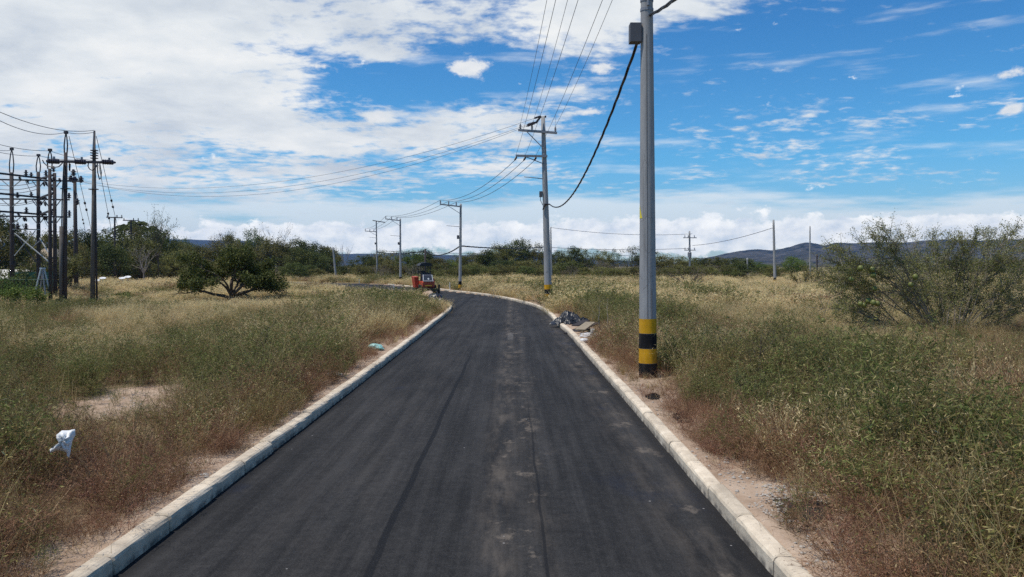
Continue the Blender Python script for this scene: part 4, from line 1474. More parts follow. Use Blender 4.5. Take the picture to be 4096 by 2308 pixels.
# marker stakes
for u_, v0, v1, lab in ((1233.6, 1124, 1103, 'short white stake before the left tree line'), (1437, 1134, 1117, 'short white stake at the far kerb, left of the road poles'), (1799, 1165, 1131, 'white stake between the paving machine and the bracket pole'), (1575, 1160, 1138, 'white stake in the brown weeds left of the machine'), (3205, 1133, 1118, 'small pale stake right of the banded far pole')):
    g_ = G(u_, v0)
    hh = (v0 - v1) / 4 / FPX * g_.y
    o = MB().box((g_.x, g_.y, hh / 2), (0.1, 0.08, hh)).tube([(g_.x, g_.y, hh - 0.002), (g_.x, g_.y, hh + 0.05)], [0.045, 0.015], 4).build('marker_stake', M['stake'], None, off=(g_.x, g_.y, 0))
    tag(o, lab, 'stake', 'white marker stakes')

# ---------------------------------------------------------------- paving machine
pm = AT(1702, 1166, 68.5)
PMo = thing('paving_machine', (0, 0, 0), 'red paving machine with black canopy parked where the road bends', 'paving machine')
PMo['org'] = (0.0, 0.0, 0.0)
# local axes: +X forward (towards the hood), Y to its left


def pp(name, mb, m_, parent=PMo, smooth=False, label=None):
    o = bpy.data.objects.new(name, mb.mesh(name, M[m_], smooth))
    COL.objects.link(o)
    o.parent = parent
    if label:
        o['label'] = label
    bv = o.modifiers.new('bevel', 'BEVEL')
    bv.width = 0.025
    bv.segments = 2
    bv.limit_method = 'ANGLE'
    return o


chs = MB()
chs.prism([(-1.3, 0, 0.45), (1.25, 0, 0.45), (1.42, 0, 0.62), (1.42, 0, 1.02), (1.25, 0, 1.12), (-1.3, 0, 1.12)], (0, -0.62, 0), (0, 1.24, 0))
pp('chassis', chs, 'red')
pp('bumper_stripe', MB().box((1.43, 0, 0.72), (0.03, 0.72, 0.08)), 'ystripe')
pp('trim', MB().box((1.30, 0, 1.14), (0.3, 1.1, 0.05)), 'silver')
hd = MB()
hd.prism([(0.25, 0, 1.14), (1.22, 0, 1.165), (1.02, 0, 1.62), (0.85, 0, 1.74), (0.25, 0, 1.74)], (0, -0.46, 0), (0, 0.92, 0))
h_ = pp('hood', hd, 'hood')
for s_ in (-1, 1):
    pp('hood_edge', MB().beam((1.21, s_ * 0.48, 1.19), (0.98, s_ * 0.44, 1.70), 0.07, 0.12), 'silver', h_)
pp('emblem', MB().lathe([(0.09, 0), (0.09, 0.015), (0.05, 0.02)], 12, (1.15, 0.05, 1.33), (0.9, 0, 0.42)), 'silver', h_)
pp('dashboard', MB().prism([(0.0, 0, 1.12), (0.27, 0, 1.12), (0.27, 0, 1.86), (0.1, 0, 1.9)], (0, -0.52, 0), (0, 1.04, 0)), 'mblack')
pp('hopper', MB().hexa([(-1.55, -0.98, 0.5), (-0.25, -0.98, 0.5), (-0.25, -0.64, 0.5), (-1.55, -0.64, 0.5), (-1.6, -1.12, 1.55), (-0.2, -1.12, 1.5), (-0.25, -0.64, 1.5), (-1.55, -0.64, 1.55)]), 'red', label='red side hopper')
pp('hopper', MB().hexa([(-1.55, 0.64, 0.5), (-0.25, 0.64, 0.5), (-0.25, 0.98, 0.5), (-1.55, 0.98, 0.5), (-1.55, 0.64, 1.55), (-0.25, 0.64, 1.5), (-0.2, 1.02, 1.3), (-1.6, 1.02, 1.3)]), 'red', label='red side hopper')
pp('deck', MB().box((-0.55, 0, 1.15), (1.1, 1.2, 0.06)), 'mblack')
st_ = pp('seat', MB().box((-0.62, -0.1, 1.42), (0.45, 0.48, 0.12)), 'mblack')
pp('backrest', MB().box((-0.85, -0.1, 1.75), (0.1, 0.46, 0.6)), 'mblack', st_)
pp('pedestal', MB().box((-0.62, -0.1, 1.27), (0.3, 0.3, 0.18)), 'mblack', st_)
wl = MB()
wl.tube([(-0.05, 0.02, 1.5), (-0.22, 0.0, 1.85)], 0.03, 6)
sw = pp('steering_column', wl, 'mblack')
ring = MB()
ctr_ = Vector((-0.22, 0, 1.86))
s1_, t1_ = frame_of(Vector((-0.45, 0, 0.9)))
ring.tube([ctr_ + (s1_ * math.cos(2 * PI * k / 16) + t1_ * math.sin(2 * PI * k / 16)) * 0.2 for k in range(17)], 0.02, 5, False)
pp('steering_wheel', ring, 'mblack', sw)
for sx, sy in ((0.12, 1), (0.12, -1), (-1.12, 1), (-1.12, -1)):
    pp('canopy_post', MB().beam((sx, sy * 0.52, 1.05), (sx, sy * 0.50, 2.52), 0.07, 0.07), 'mblack')
can = MB()
can.prism([(0, -0.66, 0), (0, 0.66, 0), (0, 0.66, 0.08), (0, 0.44, 0.30), (0, 0, 0.36), (0, -0.44, 0.30), (0, -0.66, 0.08)], (-1.3, 0, 2.48), (1.62, 0, 0))
pp('canopy', can, 'mblack')
for s_ in (-1, 1):
    pp('canopy_rim', MB().beam((0.325, s_ * 0.66, 2.56), (0.325, s_ * 0.44, 2.79), 0.04, 0.04), 'mblack')
pp('mirror', MB().box((0.32, -0.75, 1.95), (0.05, 0.14, 0.26)), 'mblack')
pp('mirror_arm', MB().tube([(0.2, -0.5, 1.85), (0.32, -0.75, 1.85)], 0.02, 5), 'mblack')
pp('exhaust', MB().tube([(0.55, 0.3, 1.7), (0.55, 0.3, 2.12)], 0.045, 8), 'mblack')


def wheel(x_, y_, r_, wd):
    ty = pp('wheel', MB().lathe([(r_ * 0.55, -wd / 2), (r_ * 0.93, -wd / 2), (r_, -wd * 0.36), (r_, wd * 0.36), (r_ * 0.93, wd / 2), (r_ * 0.55, wd / 2)], 22, (x_, y_, r_), (0, 1, 0)), 'rubber')
    pp('rim', MB().lathe([(r_ * 0.54, -wd * 0.35), (r_ * 0.5, wd * 0.1), (r_ * 0.2, wd * 0.3), (r_ * 0.54, wd * 0.35)], 14, (x_, y_, r_), (0, 1, 0)), 'mblack', ty)


for y_ in (-0.62, -0.2, 0.2, 0.62):
    wheel(1.0, y_ * 1.12, 0.40, 0.27)
for y_ in (-0.78, 0.78):
    wheel(-0.85, y_, 0.48, 0.34)
ax_ = MB().box((0.95, 0, 0.42), (0.25, 1.35, 0.22))
pp('axle', ax_, 'mblack')
scr = MB().box((1.72, 0.0, 0.34), (0.3, 1.9, 0.34)).box((1.5, 0.0, 0.42), (0.3, 0.3, 0.12))
pp('screed', scr, 'mblack')
pp('screed_end', MB().box((1.72, 0.99, 0.42), (0.62, 0.08, 0.82)), 'mblack')
pp('screed_end', MB().box((1.72, -0.99, 0.42), (0.62, 0.08, 0.82)), 'mblack')
PMo.location = (pm.x, pm.y, 0.02)
PMo.rotation_euler = (0, 0, R(-71))
PMo.scale = (0.9, 0.9, 0.99)


# ---------------------------------------------------------------- litter and small things by the road
def crumple(name, loc, size, m_, seed, label, cat, group=None, sub=3, amp=0.35, sharp=2.2, jit=0.06):
    """crumpled sheet: an irregular folded body that sags onto the ground"""
    import bmesh
    rg = np.random.RandomState(seed)
    bm = bmesh.new()
    bmesh.ops.create_icosphere(bm, subdivisions=sub, radius=1.0)
    dirs = rg.normal(size=(26, 3))
    dirs /= np.linalg.norm(dirs, axis=1)[:, None]
    amps = rg.uniform(-1, 1, 26)
    fd = rg.normal(size=(9, 3)) * 2.2
    fo = rg.uniform(0, 6, 9)
    for v_ in bm.verts:
        p = np.array(v_.co)
        dd = dirs @ p
        k_ = 1 + amp * np.sum(amps * np.sign(dd) * np.abs(dd) ** sharp) / 3.0 + rg.uniform(-jit, jit)
        k_ += 0.16 * amp * np.sum(np.abs(np.sin(fd @ p + fo)) - 0.63)
        k_ = max(0.3, k_)
        q = p * k_
        v_.co = (q[0] * size[0] / 2, q[1] * size[1] / 2, max(-0.25, q[2] + 0.55) * size[2] / 1.6)
    me_ = bpy.data.meshes.new(name)
    bm.to_mesh(me_)
    bm.free()
    me_.materials.append(M[m_])
    o = bpy.data.objects.new(name, me_)
    COL.objects.link(o)
    o.location = loc
    tag(o, label, cat, group)
    return o


def onground(u, v, dz_=0.0):
    g_ = G(u, v, 0.1)
    zz = float(gh(np.array([g_.x]), np.array([g_.y]))[0])
    return Vector((g_.x, g_.y, zz + dz_))


p = onground(2272, 1298)


def drape(name, loc, sx, sy, h, m_, seed, label, cat, rot=0.0, n=30):
    """thin sheet thrown down in folds: ridged heights over an uneven outline, with its own thickness"""
    rg = np.random.RandomState(seed)
    mb = MB()
    g = np.linspace(-1, 1, n)
    gx, gy = np.meshgrid(g, g)
    th = np.arctan2(gy, gx)
    sq = np.maximum(np.abs(gx), np.abs(gy))
    rr_ = sq * (1 + 0.28 * np.sin(2 * th + seed) + 0.16 * np.sin(5 * th + seed * 2))
    px_, py_ = rr_ * np.cos(th) * sx / 2, rr_ * np.sin(th) * sy / 2
    f1 = 1 - np.abs(2 * fbm(gx * 2.0 + gy * 0.9 + 10, gy * 1.1 + seed, seed, 3) - 1)
    f2 = 1 - np.abs(2 * fbm(gx * 4.5 - gy * 2 + 3, gy * 3.0 + seed, seed + 9, 3) - 1)
    zz = h * np.clip(1 - sq ** 1.6, 0, 1) * (0.25 + 1.1 * (f1 - 0.45)) + 0.30 * h * (f2 - 0.6) * np.clip(1.05 - sq, 0, 1) + 0.015
    zz = np.maximum(zz, 0.01) + rg.uniform(0, 0.012, zz.shape)
    px_ += (f2 - .7) * 0.25 * sx
    py_ += (f1 - .7) * 0.25 * sy
    ca, sa = math.cos(rot), math.sin(rot)
    for off in (0.006, -0.006):
        for a_, b_, c_ in zip(px_.ravel(), py_.ravel(), zz.ravel()):
            mb.v.append(Vector((a_ * ca - b_ * sa, a_ * sa + b_ * ca, c_ + off)))
    N = n * n
    for i in range(n - 1):
        for j in range(n - 1):
            a_ = i * n + j
            mb.f.append((a_, a_ + 1, a_ + n + 1, a_ + n))
            mb.f.append((N + a_ + n, N + a_ + n + 1, N + a_ + 1, N + a_))
    ob = bpy.data.objects.new(name, mb.mesh(name, M[m_]))
    COL.objects.link(ob)
    ob.location = loc
    return tag(ob, label, cat)


drape('plastic_sheet', p, 1.1, 1.0, 0.62, 'blackplastic', 3, 'crumpled heap of black plastic sheet on the right verge', 'plastic sheet', 0.5)
drape('plastic_sheet', p + Vector((0.62, -0.35, 0)), 0.8, 0.7, 0.35, 'blackplastic', 12, 'low flap of black plastic right of the black heap', 'plastic sheet', 1.1)
p = G(1768, 1221, 0.12)
crumple('trash_bag', p, (1.2, 0.8, 0.62), 'blackplastic', 5, 'black rubbish bag lying at the end of the left kerb', 'trash bag', sub=4, amp=0.7)
p = onground(1498, 1402)
crumple('plastic_bag', p, (0.36, 0.24, 0.13), 'tealplastic', 6, 'small teal plastic bag beside the left kerb', 'plastic bag', sub=4, amp=0.9)
p = onground(1340, 1512)
crumple('scrap', p, (0.3, 0.16, 0.07), 'paper', 7, 'flat white scrap by the left kerb below the teal bag', 'litter', sub=3, amp=0.8)
p = onground(2335, 1347)
crumple('scrap', p, (0.5, 0.25, 0.14), 'paper', 9, 'crumpled pale paper below the dark boards', 'litter', sub=3, amp=1.0)
p = onground(2338, 1370)
o = MB().lathe([(0.02, 0), (0.10, 0.02), (0.15, 0.07), (0.13, 0.12), (0.05, 0.145)], 9, p).build('white_stone', M['whiteplastic'], None, True, off=tuple(p))
tag(o, 'rounded white stone beside the right kerb', 'stone')
p = onground(2367, 1352)
o = MB().lathe([(0.05, 0), (0.055, 0.02), (0.075, 0.3), (0.078, 0.31), (0.07, 0.31), (0.05, 0.05)], 14, p, (0.12, 0, 1)).build('cup', M['stake'], None, True, off=tuple(p))
tag(o, 'pale upright container in the weeds by the right kerb', 'container')
# boards
for (ua, va, ub, vb, wd, m_, lab, hz_) in ((2272, 1326, 2382, 1316, 0.42, 'board', 'long dark board lying across the right verge', 0.22), (2320, 1340, 2362, 1322, 0.36, 'tanboard', 'weathered tan board leaning on the dark one', 0.32), (2300, 1318, 2345, 1311, 0.3, 'board', 'short dark board behind the long one', 0.3)):
    A, B = onground(ua, va, hz_ * 0.4), onground(ub, vb, hz_)
    o = MB().beam(A, B, wd, 0.035).build('board', M[m_], None, off=tuple(A))
    tag(o, lab, 'board', 'boards dumped on the right verge')
# white bag hanging in the weeds
p = AT(262, 1762, 7.7)
WBg = thing('plastic_bag', (p.x, p.y, p.z), 'white plastic bag caught on dry weeds at the lower left', 'plastic bag')
OUTL = [(350, 935), (372, 915), (400, 919), (424, 914), (427, 940), (417, 962), (412, 985), (411, 1012), (393, 1016), (374, 1006), (352, 1003), (330, 1012), (327, 998), (348, 982), (363, 972), (353, 955)]


def pillow(name, outl, cx, cz, sc, thick, seed, parent):
    """inflated bag: an uneven outline, front and back bulging with pleats"""
    rg = np.random.RandomState(seed)
    P = np.array([((a_ - cx) * sc, (cz - b_) * sc) for a_, b_ in outl])
    P = np.concatenate([P, (P + np.roll(P, -1, 0)) / 2], 1).reshape(-1, 2)
    n = len(P)
    mb = MB()
    rings_ = (1.0, 0.86, 0.66, 0.42, 0.2)
    ph = rg.uniform(0, 6, 4)
    for sgn in (1, -1):
        for r_ in rings_:
            for k, q in enumerate(P):
                bul = thick * math.sqrt(max(0, 1 - r_ ** 2)) * (1 + 0.35 * math.sin(k * 1.3 + ph[0] + 3 * r_) + 0.25 * math.sin(k * 2.9 + ph[1]))
                bul += thick * 0.16 * math.sin(q[1] * r_ * 95 + ph[2] + q[0] * 60) * (1 - r_ ** 4)
                mb.v.append(Vector((q[0] * r_, -sgn * max(bul, 0.0008), q[1] * r_ + 0.003 * math.sin(k + ph[3]))))
        c_ = len(mb.v)
        mb.v.append(Vector((0, -sgn * thick * 1.05, 0)))
        o0 = c_ - n * len(rings_)
        for i in range(len(rings_) - 1):
            for k in range(n):
                a_, b_ = o0 + i * n + k, o0 + i * n + (k + 1) % n
                f_ = (a_, b_, b_ + n, a_ + n)
                mb.f.append(f_ if sgn > 0 else f_[::-1])
        for k in range(n):
            f_ = (o0 + (len(rings_) - 1) * n + k, o0 + (len(rings_) - 1) * n + (k + 1) % n, c_)
            mb.f.append(f_ if sgn > 0 else f_[::-1])
    o = bpy.data.objects.new(name, mb.mesh(name, M['whiteplastic'], True))
    COL.objects.link(o)
    o.parent = parent
    return o


pillow('bag_body', OUTL, 388, 962, 0.0023, 0.075, 3, WBg).rotation_euler = (-0.25, 0, 0.3)
pillow('bag_handle', [(402, 975), (416, 972), (420, 1000), (412, 1034), (404, 1030), (398, 1000)], 408, 1002, 0.0022, 0.014, 5, WBg).location = (0.045, -0.03, -0.10)

# rubble heap and burnt patch on the right verge
def lump_mesh(seed, m_):
    rg = random.Random(seed)
    mb = MB()
    mb.lathe([(0.25, -0.3), (0.8, -0.22), (1.0, 0.0), (0.75, 0.3), (0.3, 0.42)], 7)
    for i, v_ in enumerate(mb.v):
        mb.v[i] = Vector((v_.x * rg.uniform(.75, 1.2), v_.y * rg.uniform(.75, 1.2), v_.z * rg.uniform(.7, 1.3)))
    return mb


def scatter(name, cu, cv, ru, rv, n, smin, smax, m_, seed, label, cat=None, heap=0.0):
    rg = random.Random(seed)
    mb = MB()
    for k in range(n):
        a_, q = rg.uniform(0, 2 * PI), math.sqrt(rg.random()) if rg.random() < .6 else rg.random()
        P_ = onground(cu + ru * q * math.cos(a_), cv + rv * q * math.sin(a_))
        s_ = rg.uniform(smin, smax) * rg.uniform(0.6, 1)
        l_ = lump_mesh(rg.randrange(10 ** 6), m_)
        b0 = len(mb.v)
        ca, sa = math.cos(a_ * 3), math.sin(a_ * 3)
        zz = heap * (1 - q) * rg.random()
        mb.v += [P_ + Vector(((v_.x * ca - v_.y * sa) * s_, (v_.x * sa + v_.y * ca) * s_, v_.z * s_ + s_ * 0.2 + zz)) for v_ in l_.v]
        mb.f += [tuple(b0 + i for i in f_) for f_ in l_.f]
    o = mb.build(name, M[m_], None, False)
    return tag(o, label, cat, None, 'stuff')


for u_, v_, ru_, rv_, n_, a_, b_, m_, lab in ((2900, 1850, 150, 190, 130, 0.008, 0.03, 'stone', 'pebbles on the bare soil between the charcoal and the burnt patch'), (3330, 2200, 170, 90, 90, 0.008, 0.026, 'stone', 'pebbles on the bare soil at the lower right'), (830, 1920, 160, 90, 110, 0.008, 0.028, 'stone', 'pebbles beside the left kerb near the bottom'), (560, 1630, 200, 60, 130, 0.008, 0.03, 'stone', 'stones on the bare sandy patch in the left weeds')):
    scatter('gravel', u_, v_, ru_, rv_, n_, a_, b_, m_, int(u_), lab)
p = onground(3225, 2030)
mb = MB()
rg = random.Random(5)
mb.v.append(p + Vector((0, 0, 0.05)))
n_ = 26
for ring_, hh in ((0.35, 0.055), (0.7, 0.03), (1.0, -0.02)):
    for k in range(n_):
        an = 2 * PI * k / n_
        q = ring_ * (1 + 0.25 * math.sin(2 * an + 1) + rg.uniform(-.16, .16))
        mb.v.append(p + Vector((0.24 * q * math.cos(an), 0.48 * q * math.sin(an), hh * 0.6 + rg.uniform(-.008, .012))))
for k in range(n_):
    k2 = (k + 1) % n_
    mb.f.append((0, 1 + k, 1 + k2))
    for j in (0, 1):
        mb.f.append((1 + j * n_ + k, 1 + (j + 1) * n_ + k, 1 + (j + 1) * n_ + k2, 1 + j * n_ + k2))
o = mb.build('ash_patch', M['ash'], None, True, off=tuple(p))
tag(o, 'black burnt patch of ash under the weeds by the right kerb', 'ash patch')
scatter('gravel', 3165, 2005, 150, 95, 460, 0.006, 0.024, 'stone', 2, 'pale broken stones spilled around the burnt patch', heap=0.06)
scatter('gravel', 3060, 1945, 190, 110, 200, 0.005, 0.018, 'stone', 4, 'thin spread of pale stones toward the kerb')
scatter('ash_crumbs', 3230, 2050, 110, 70, 160, 0.01, 0.03, 'ash', 6, 'black charred crumbs among the pale stones')
scatter('gravel', 2560, 1560, 120, 190, 140, 0.012, 0.03, 'stone', 7, 'loose stones on the bare strip along the right kerb')
scatter('gravel', 1180, 1690, 300, 230, 160, 0.01, 0.026, 'stone', 8, 'loose stones on the bare strip along the left kerb')
for u_, v_, rx, lab in ((2735, 1672, 42, 'small black charcoal heap on the right verge'), (2612, 1588, 26, 'black charred crumbs in the verge below the near pole')):
    scatter('charcoal', u_, v_, rx, rx * 0.55, 110, 0.015, 0.045, 'ash', int(u_), lab, None, 0.09)




# ---------------------------------------------------------------- vegetation: prototypes
PROTO = {}


def ribbons(P0, P1, w0, w1, rg):
    """flat strips between points P0 and P1 (n,3); widths w0, w1"""
    d = P1 - P0
    r = rg.normal(size=d.shape)
    s = np.cross(d, r)
    s /= np.linalg.norm(s, axis=1)[:, None] + 1e-9
    w0 = np.broadcast_to(np.asarray(w0, float), (len(d),))[:, None] / 2
    w1 = np.broadcast_to(np.asarray(w1, float), (len(d),))[:, None] / 2
    return np.stack([P0 - s * w0, P0 + s * w0, P1 + s * w1, P1 - s * w1], 1)


def leaves(C, ln, wd, rg, up=0.35, tip=0.35):
    """leaf shaped quads at C (n,3)"""
    n = len(C)
    a = rg.normal(size=(n, 3))
    a[:, 2] = a[:, 2] * 0.7 + up * 0.4
    a /= np.linalg.norm(a, axis=1)[:, None]
    r = rg.normal(size=(n, 3)) + np.array([0, 0, up * 2])
    s = np.cross(a, r)
    s /= np.linalg.norm(s, axis=1)[:, None] + 1e-9
    L = (np.asarray(ln) * rg.uniform(0.65, 1.3, n))[:, None]
    Wd = (np.asarray(wd) * rg.uniform(0.7, 1.25, n))[:, None] / 2
    return np.stack([C, C + a * L * 0.45 + s * Wd, C + a * L, C + a * L * 0.55 - s * Wd], 1)


def blades(n, rg, spread, h0, h1, wd, lean, segs=3, curl=0.5, var=(0, 1)):
    ph = rg.uniform(0, 2 * PI, n)
    rr = np.abs(rg.normal(0, spread, n))
    base = np.stack([rr * np.cos(ph), rr * np.sin(ph), np.full(n, -0.05)], 1)
    az_ = ph + rg.normal(0, 0.9, n)
    h = rg.uniform(h0, h1, n)
    ln = lean * rg.uniform(0.2, 1.3, n)
    pts = []
    for k in range(segs + 1):
        t = k / segs
        hor = h * ln * (t ** (1.3 + curl))
        zz = h * t * (1 - 0.28 * ln * t)
        pts.append(base + np.stack([hor * np.cos(az_), hor * np.sin(az_), zz], 1))
    fa = rg.uniform(0, PI, n)
    s = np.stack([np.cos(fa), np.sin(fa), np.zeros(n)], 1)
    Q, V = [], []
    v = rg.uniform(var[0], var[1], n)
    for k in range(segs):
        w0, w1 = wd * (1 - 0.8 * k / segs) / 2, wd * (1 - 0.8 * (k + 1) / segs) / 2
        Q.append(np.stack([pts[k] - s * w0, pts[k] + s * w0, pts[k + 1] + s * w1, pts[k + 1] - s * w1], 1))
        V.append(v)
    return np.concatenate(Q), np.concatenate(V), pts[-1], v


def grass_tuft(seed, n, spread, h0, h1, wd, lean, heads=True, hs=1.0):
    rg = np.random.RandomState(seed)
    Q, V, tips, v = blades(n, rg, spread, h0, h1, wd, lean)
    if heads:      # feathery seed heads
        k = rg.rand(n) < 0.45
        C = np.repeat(tips[k], 4, 0) + rg.normal(0, 0.02 * hs, (k.sum() * 4, 3)) * [1, 1, 2.2]
        Q2 = leaves(C, 0.06 * hs, wd * 1.1, rg, 1.2)
        Q = np.concatenate([Q, Q2])
        V = np.concatenate([V, rg.uniform(0.5, 1.0, len(Q2))])
    return Q, V


def weed(seed, nst, h, spread, nbr, brl, nlf, lfl, lfw, sw, lean=0.35, droop=0.15):
    """wiry plant: stems, side twigs, small leaves. var under .28 = stem, above = leaf"""
    rg = np.random.RandomState(seed)
    Q, V = [], []
    LC = []
    for i in range(nst):
        ph = rg.uniform(0, 2 * PI)
        b = np.array([math.cos(ph), math.sin(ph), 0]) * abs(rg.normal(0, spread))
        az_ = ph + rg.normal(0, 0.6)
        hh = h * rg.uniform(0.6, 1.1)
        ln = lean * rg.uniform(0.2, 1.4)
        t = np.linspace(0, 1, 6)
        st = b + np.stack([hh * ln * t ** 1.4 * math.cos(az_), hh * ln * t ** 1.4 * math.sin(az_), hh * t * (1 - droop * ln * t) - 0.05], 1)
        st[1:-1] += rg.normal(0, 0.018 * h, (4, 3))
        w_ = sw * (1 - 0.75 * t)
        Q.append(ribbons(st[:-1], st[1:], w_[:-1], w_[1:], rg))
        V.append(np.full(5, rg.uniform(0, .25)))
        # twigs
        tb = rg.uniform(0.18, 1.0, nbr)
        idx = np.minimum((tb * 5).astype(int), 4)
        fr = tb * 5 - idx
        p0 = st[idx] * (1 - fr[:, None]) + st[idx + 1] * fr[:, None]
        pa = rg.uniform(0, 2 * PI, nbr)
        L = brl * rg.uniform(0.4, 1.2, nbr) * (1.15 - 0.6 * tb)
        el_ = rg.uniform(0.1, 1.1, nbr)
        d = np.stack([np.cos(pa) * np.cos(el_), np.sin(pa) * np.cos(el_), np.sin(el_)], 1) * L[:, None]
        p1 = p0 + d * 0.55 + rg.normal(0, 0.012, (nbr, 3))
        p2 = p0 + d + np.stack([np.zeros(nbr), np.zeros(nbr), -0.12 * L], 1)
        Q.append(ribbons(p0, p1, sw * 0.5, sw * 0.4, rg))
        Q.append(ribbons(p1, p2, sw * 0.4, sw * 0.22, rg))
        V.append(np.full(2 * nbr, rg.uniform(0, .25)))
        tl = rg.uniform(0.1, 1.0, (nbr, max(1, nlf)))
        for j in range(nlf):
            f = tl[:, j:j + 1]
            LC.append(np.where(f < .5, p0 + (p1 - p0) * f * 2, p1 + (p2 - p1) * (f - .5) * 2))
    if nlf:
        C = np.concatenate(LC)
        Q.append(leaves(C, lfl, lfw, rg))
        V.append(rg.uniform(0.3, 1.0, len(C)))
    return np.concatenate(Q), np.concatenate(V)


def proto_collection(name, items, mat):
    c_ = bpy.data.collections.new(name)
    for k, (Q, V) in enumerate(items):
        me = quad_mesh(name, Q, V, M[mat])
        o = bpy.data.objects.new('%s_%02d' % (name, k), me)
        c_.objects.link(o)
    return c_


def instancer(name, coll, P, rot, scl, idx, label):
    """stuff: plants of one kind spread over the field as instances on points"""
    me = bpy.data.meshes.new(name)
    me.vertices.add(len(P))
    me.vertices.foreach_set('co', np.asarray(P, np.float32).ravel())
    for nm, ty, data in (('rot', 'FLOAT_VECTOR', np.asarray(rot, np.float32).ravel()), ('scl', 'FLOAT_VECTOR', np.asarray(scl, np.float32).ravel()), ('idx', 'INT', np.asarray(idx, np.int32))):
        a_ = me.attributes.new(nm, ty, 'POINT')
        a_.data.foreach_set('vector' if ty == 'FLOAT_VECTOR' else 'value', data)
    o = bpy.data.objects.new(name, me)
    COL.objects.link(o)
    tag(o, label, kind='stuff')
    ng = bpy.data.node_groups.new(name + '_nodes', 'GeometryNodeTree')
    ng.interface.new_socket('Geometry', in_out='INPUT', socket_type='NodeSocketGeometry')
    ng.interface.new_socket('Geometry', in_out='OUTPUT', socket_type='NodeSocketGeometry')
    n = ng.nodes
    gi, go_ = n.new('NodeGroupInput'), n.new('NodeGroupOutput')
    ci = n.new('GeometryNodeCollectionInfo')
    ci.inputs['Collection'].default_value = coll
    ci.inputs['Separate Children'].default_value = True
    ci.inputs['Reset Children'].default_value = True
    ip = n.new('GeometryNodeInstanceOnPoints')
    ip.inputs['Pick Instance'].default_value = True

    def attr(nm, ty):
        a_ = n.new('GeometryNodeInputNamedAttribute')
        a_.data_type = ty
        a_.inputs['Name'].default_value = nm
        return a_.outputs['Attribute']
    e2r = n.new('FunctionNodeEulerToRotation')
    ng.links.new(attr('rot', 'FLOAT_VECTOR'), e2r.inputs[0])
    ng.links.new(e2r.outputs[0], ip.inputs['Rotation'])
    ng.links.new(attr('scl', 'FLOAT_VECTOR'), ip.inputs['Scale'])
    ng.links.new(attr('idx', 'INT'), ip.inputs['Instance Index'])
    ng.links.new(gi.outputs[0], ip.inputs['Points'])
    ng.links.new(ci.outputs[0], ip.inputs['Instance'])
    ng.links.new(ip.outputs[0], go_.inputs[0])
    md = o.modifiers.new('spread', 'NODES')
    md.node_group = ng
    return o


NEAR, FAR = 5, 4
# every collection: five fine plants for near ground, four coarser and wider ones for far ground
protos = {
    'golden': [grass_tuft(10 + k, 95, 0.13, 0.35, 0.85, 0.007, 0.55) for k in range(NEAR)] + [grass_tuft(20 + k, 110, 0.38, 0.35, 0.80, 0.020, 0.55, True, 1.8) for k in range(FAR)],
    'green': [weed(30 + k, 9, 0.80, 0.10, 9, 0.30, 5, (0.034, 0.038, 0.045, 0.060, 0.075)[k], (0.012, 0.010, 0.014, 0.010, 0.009)[k], 0.007) for k in range(NEAR)] + [weed(40 + k, 13, 0.85, 0.34, 6, 0.34, 4, 0.07, 0.03, 0.014) for k in range(FAR)],
    'olive': [weed(50 + k, (12, 9, 14, 7, 10)[k], (0.72, 0.85, 0.6, 1.0, 0.75)[k], 0.12, 9, (0.26, 0.22, 0.3, 0.2, 0.34)[k], (3, 2, 4, 1, 3)[k], 0.034, 0.009, 0.0065, 0.55) for k in range(NEAR)] + [weed(60 + k, 16, 0.72, 0.36, 6, 0.30, 3, 0.06, 0.024, 0.013, 0.5) for k in range(FAR)],
    'brown': [weed(70 + k, 13, 0.62, 0.13, 11, 0.28, 2, 0.026, 0.008, 0.0065, 0.75, 0.3) for k in range(NEAR)] + [weed(80 + k, 16, 0.66, 0.36, 7, 0.32, 2, 0.055, 0.022, 0.013, 0.6) for k in range(FAR)],
    'straw': [grass_tuft(90 + k, 46, 0.17, 0.10, 0.34, 0.007, 1.6, False) for k in range(NEAR)] + [grass_tuft(95 + k, 40, 0.3, 0.12, 0.34, 0.016, 1.4, False) for k in range(FAR)],
}
for kn_, n_, h_ in (('olive', 5, 1.15), ('green', 3, 1.15), ('brown', 5, 0.95)):
    for k in range(NEAR):
        rg = np.random.RandomState(900 + k)
        q_, v_, _, _ = blades(n_, rg, 0.14, h_ * 0.6, h_, 0.006, 0.45, 4, 0.6, (0.9, 1.0))
        protos[kn_][k] = (np.concatenate([protos[kn_][k][0], q_]), np.concatenate([protos[kn_][k][1], v_]))
CO = {k: proto_collection({'golden': 'golden_grass', 'green': 'green_weeds', 'olive': 'olive_weeds', 'brown': 'brown_weeds', 'straw': 'straw_litter'}[k], v, k) for k, v in protos.items()}

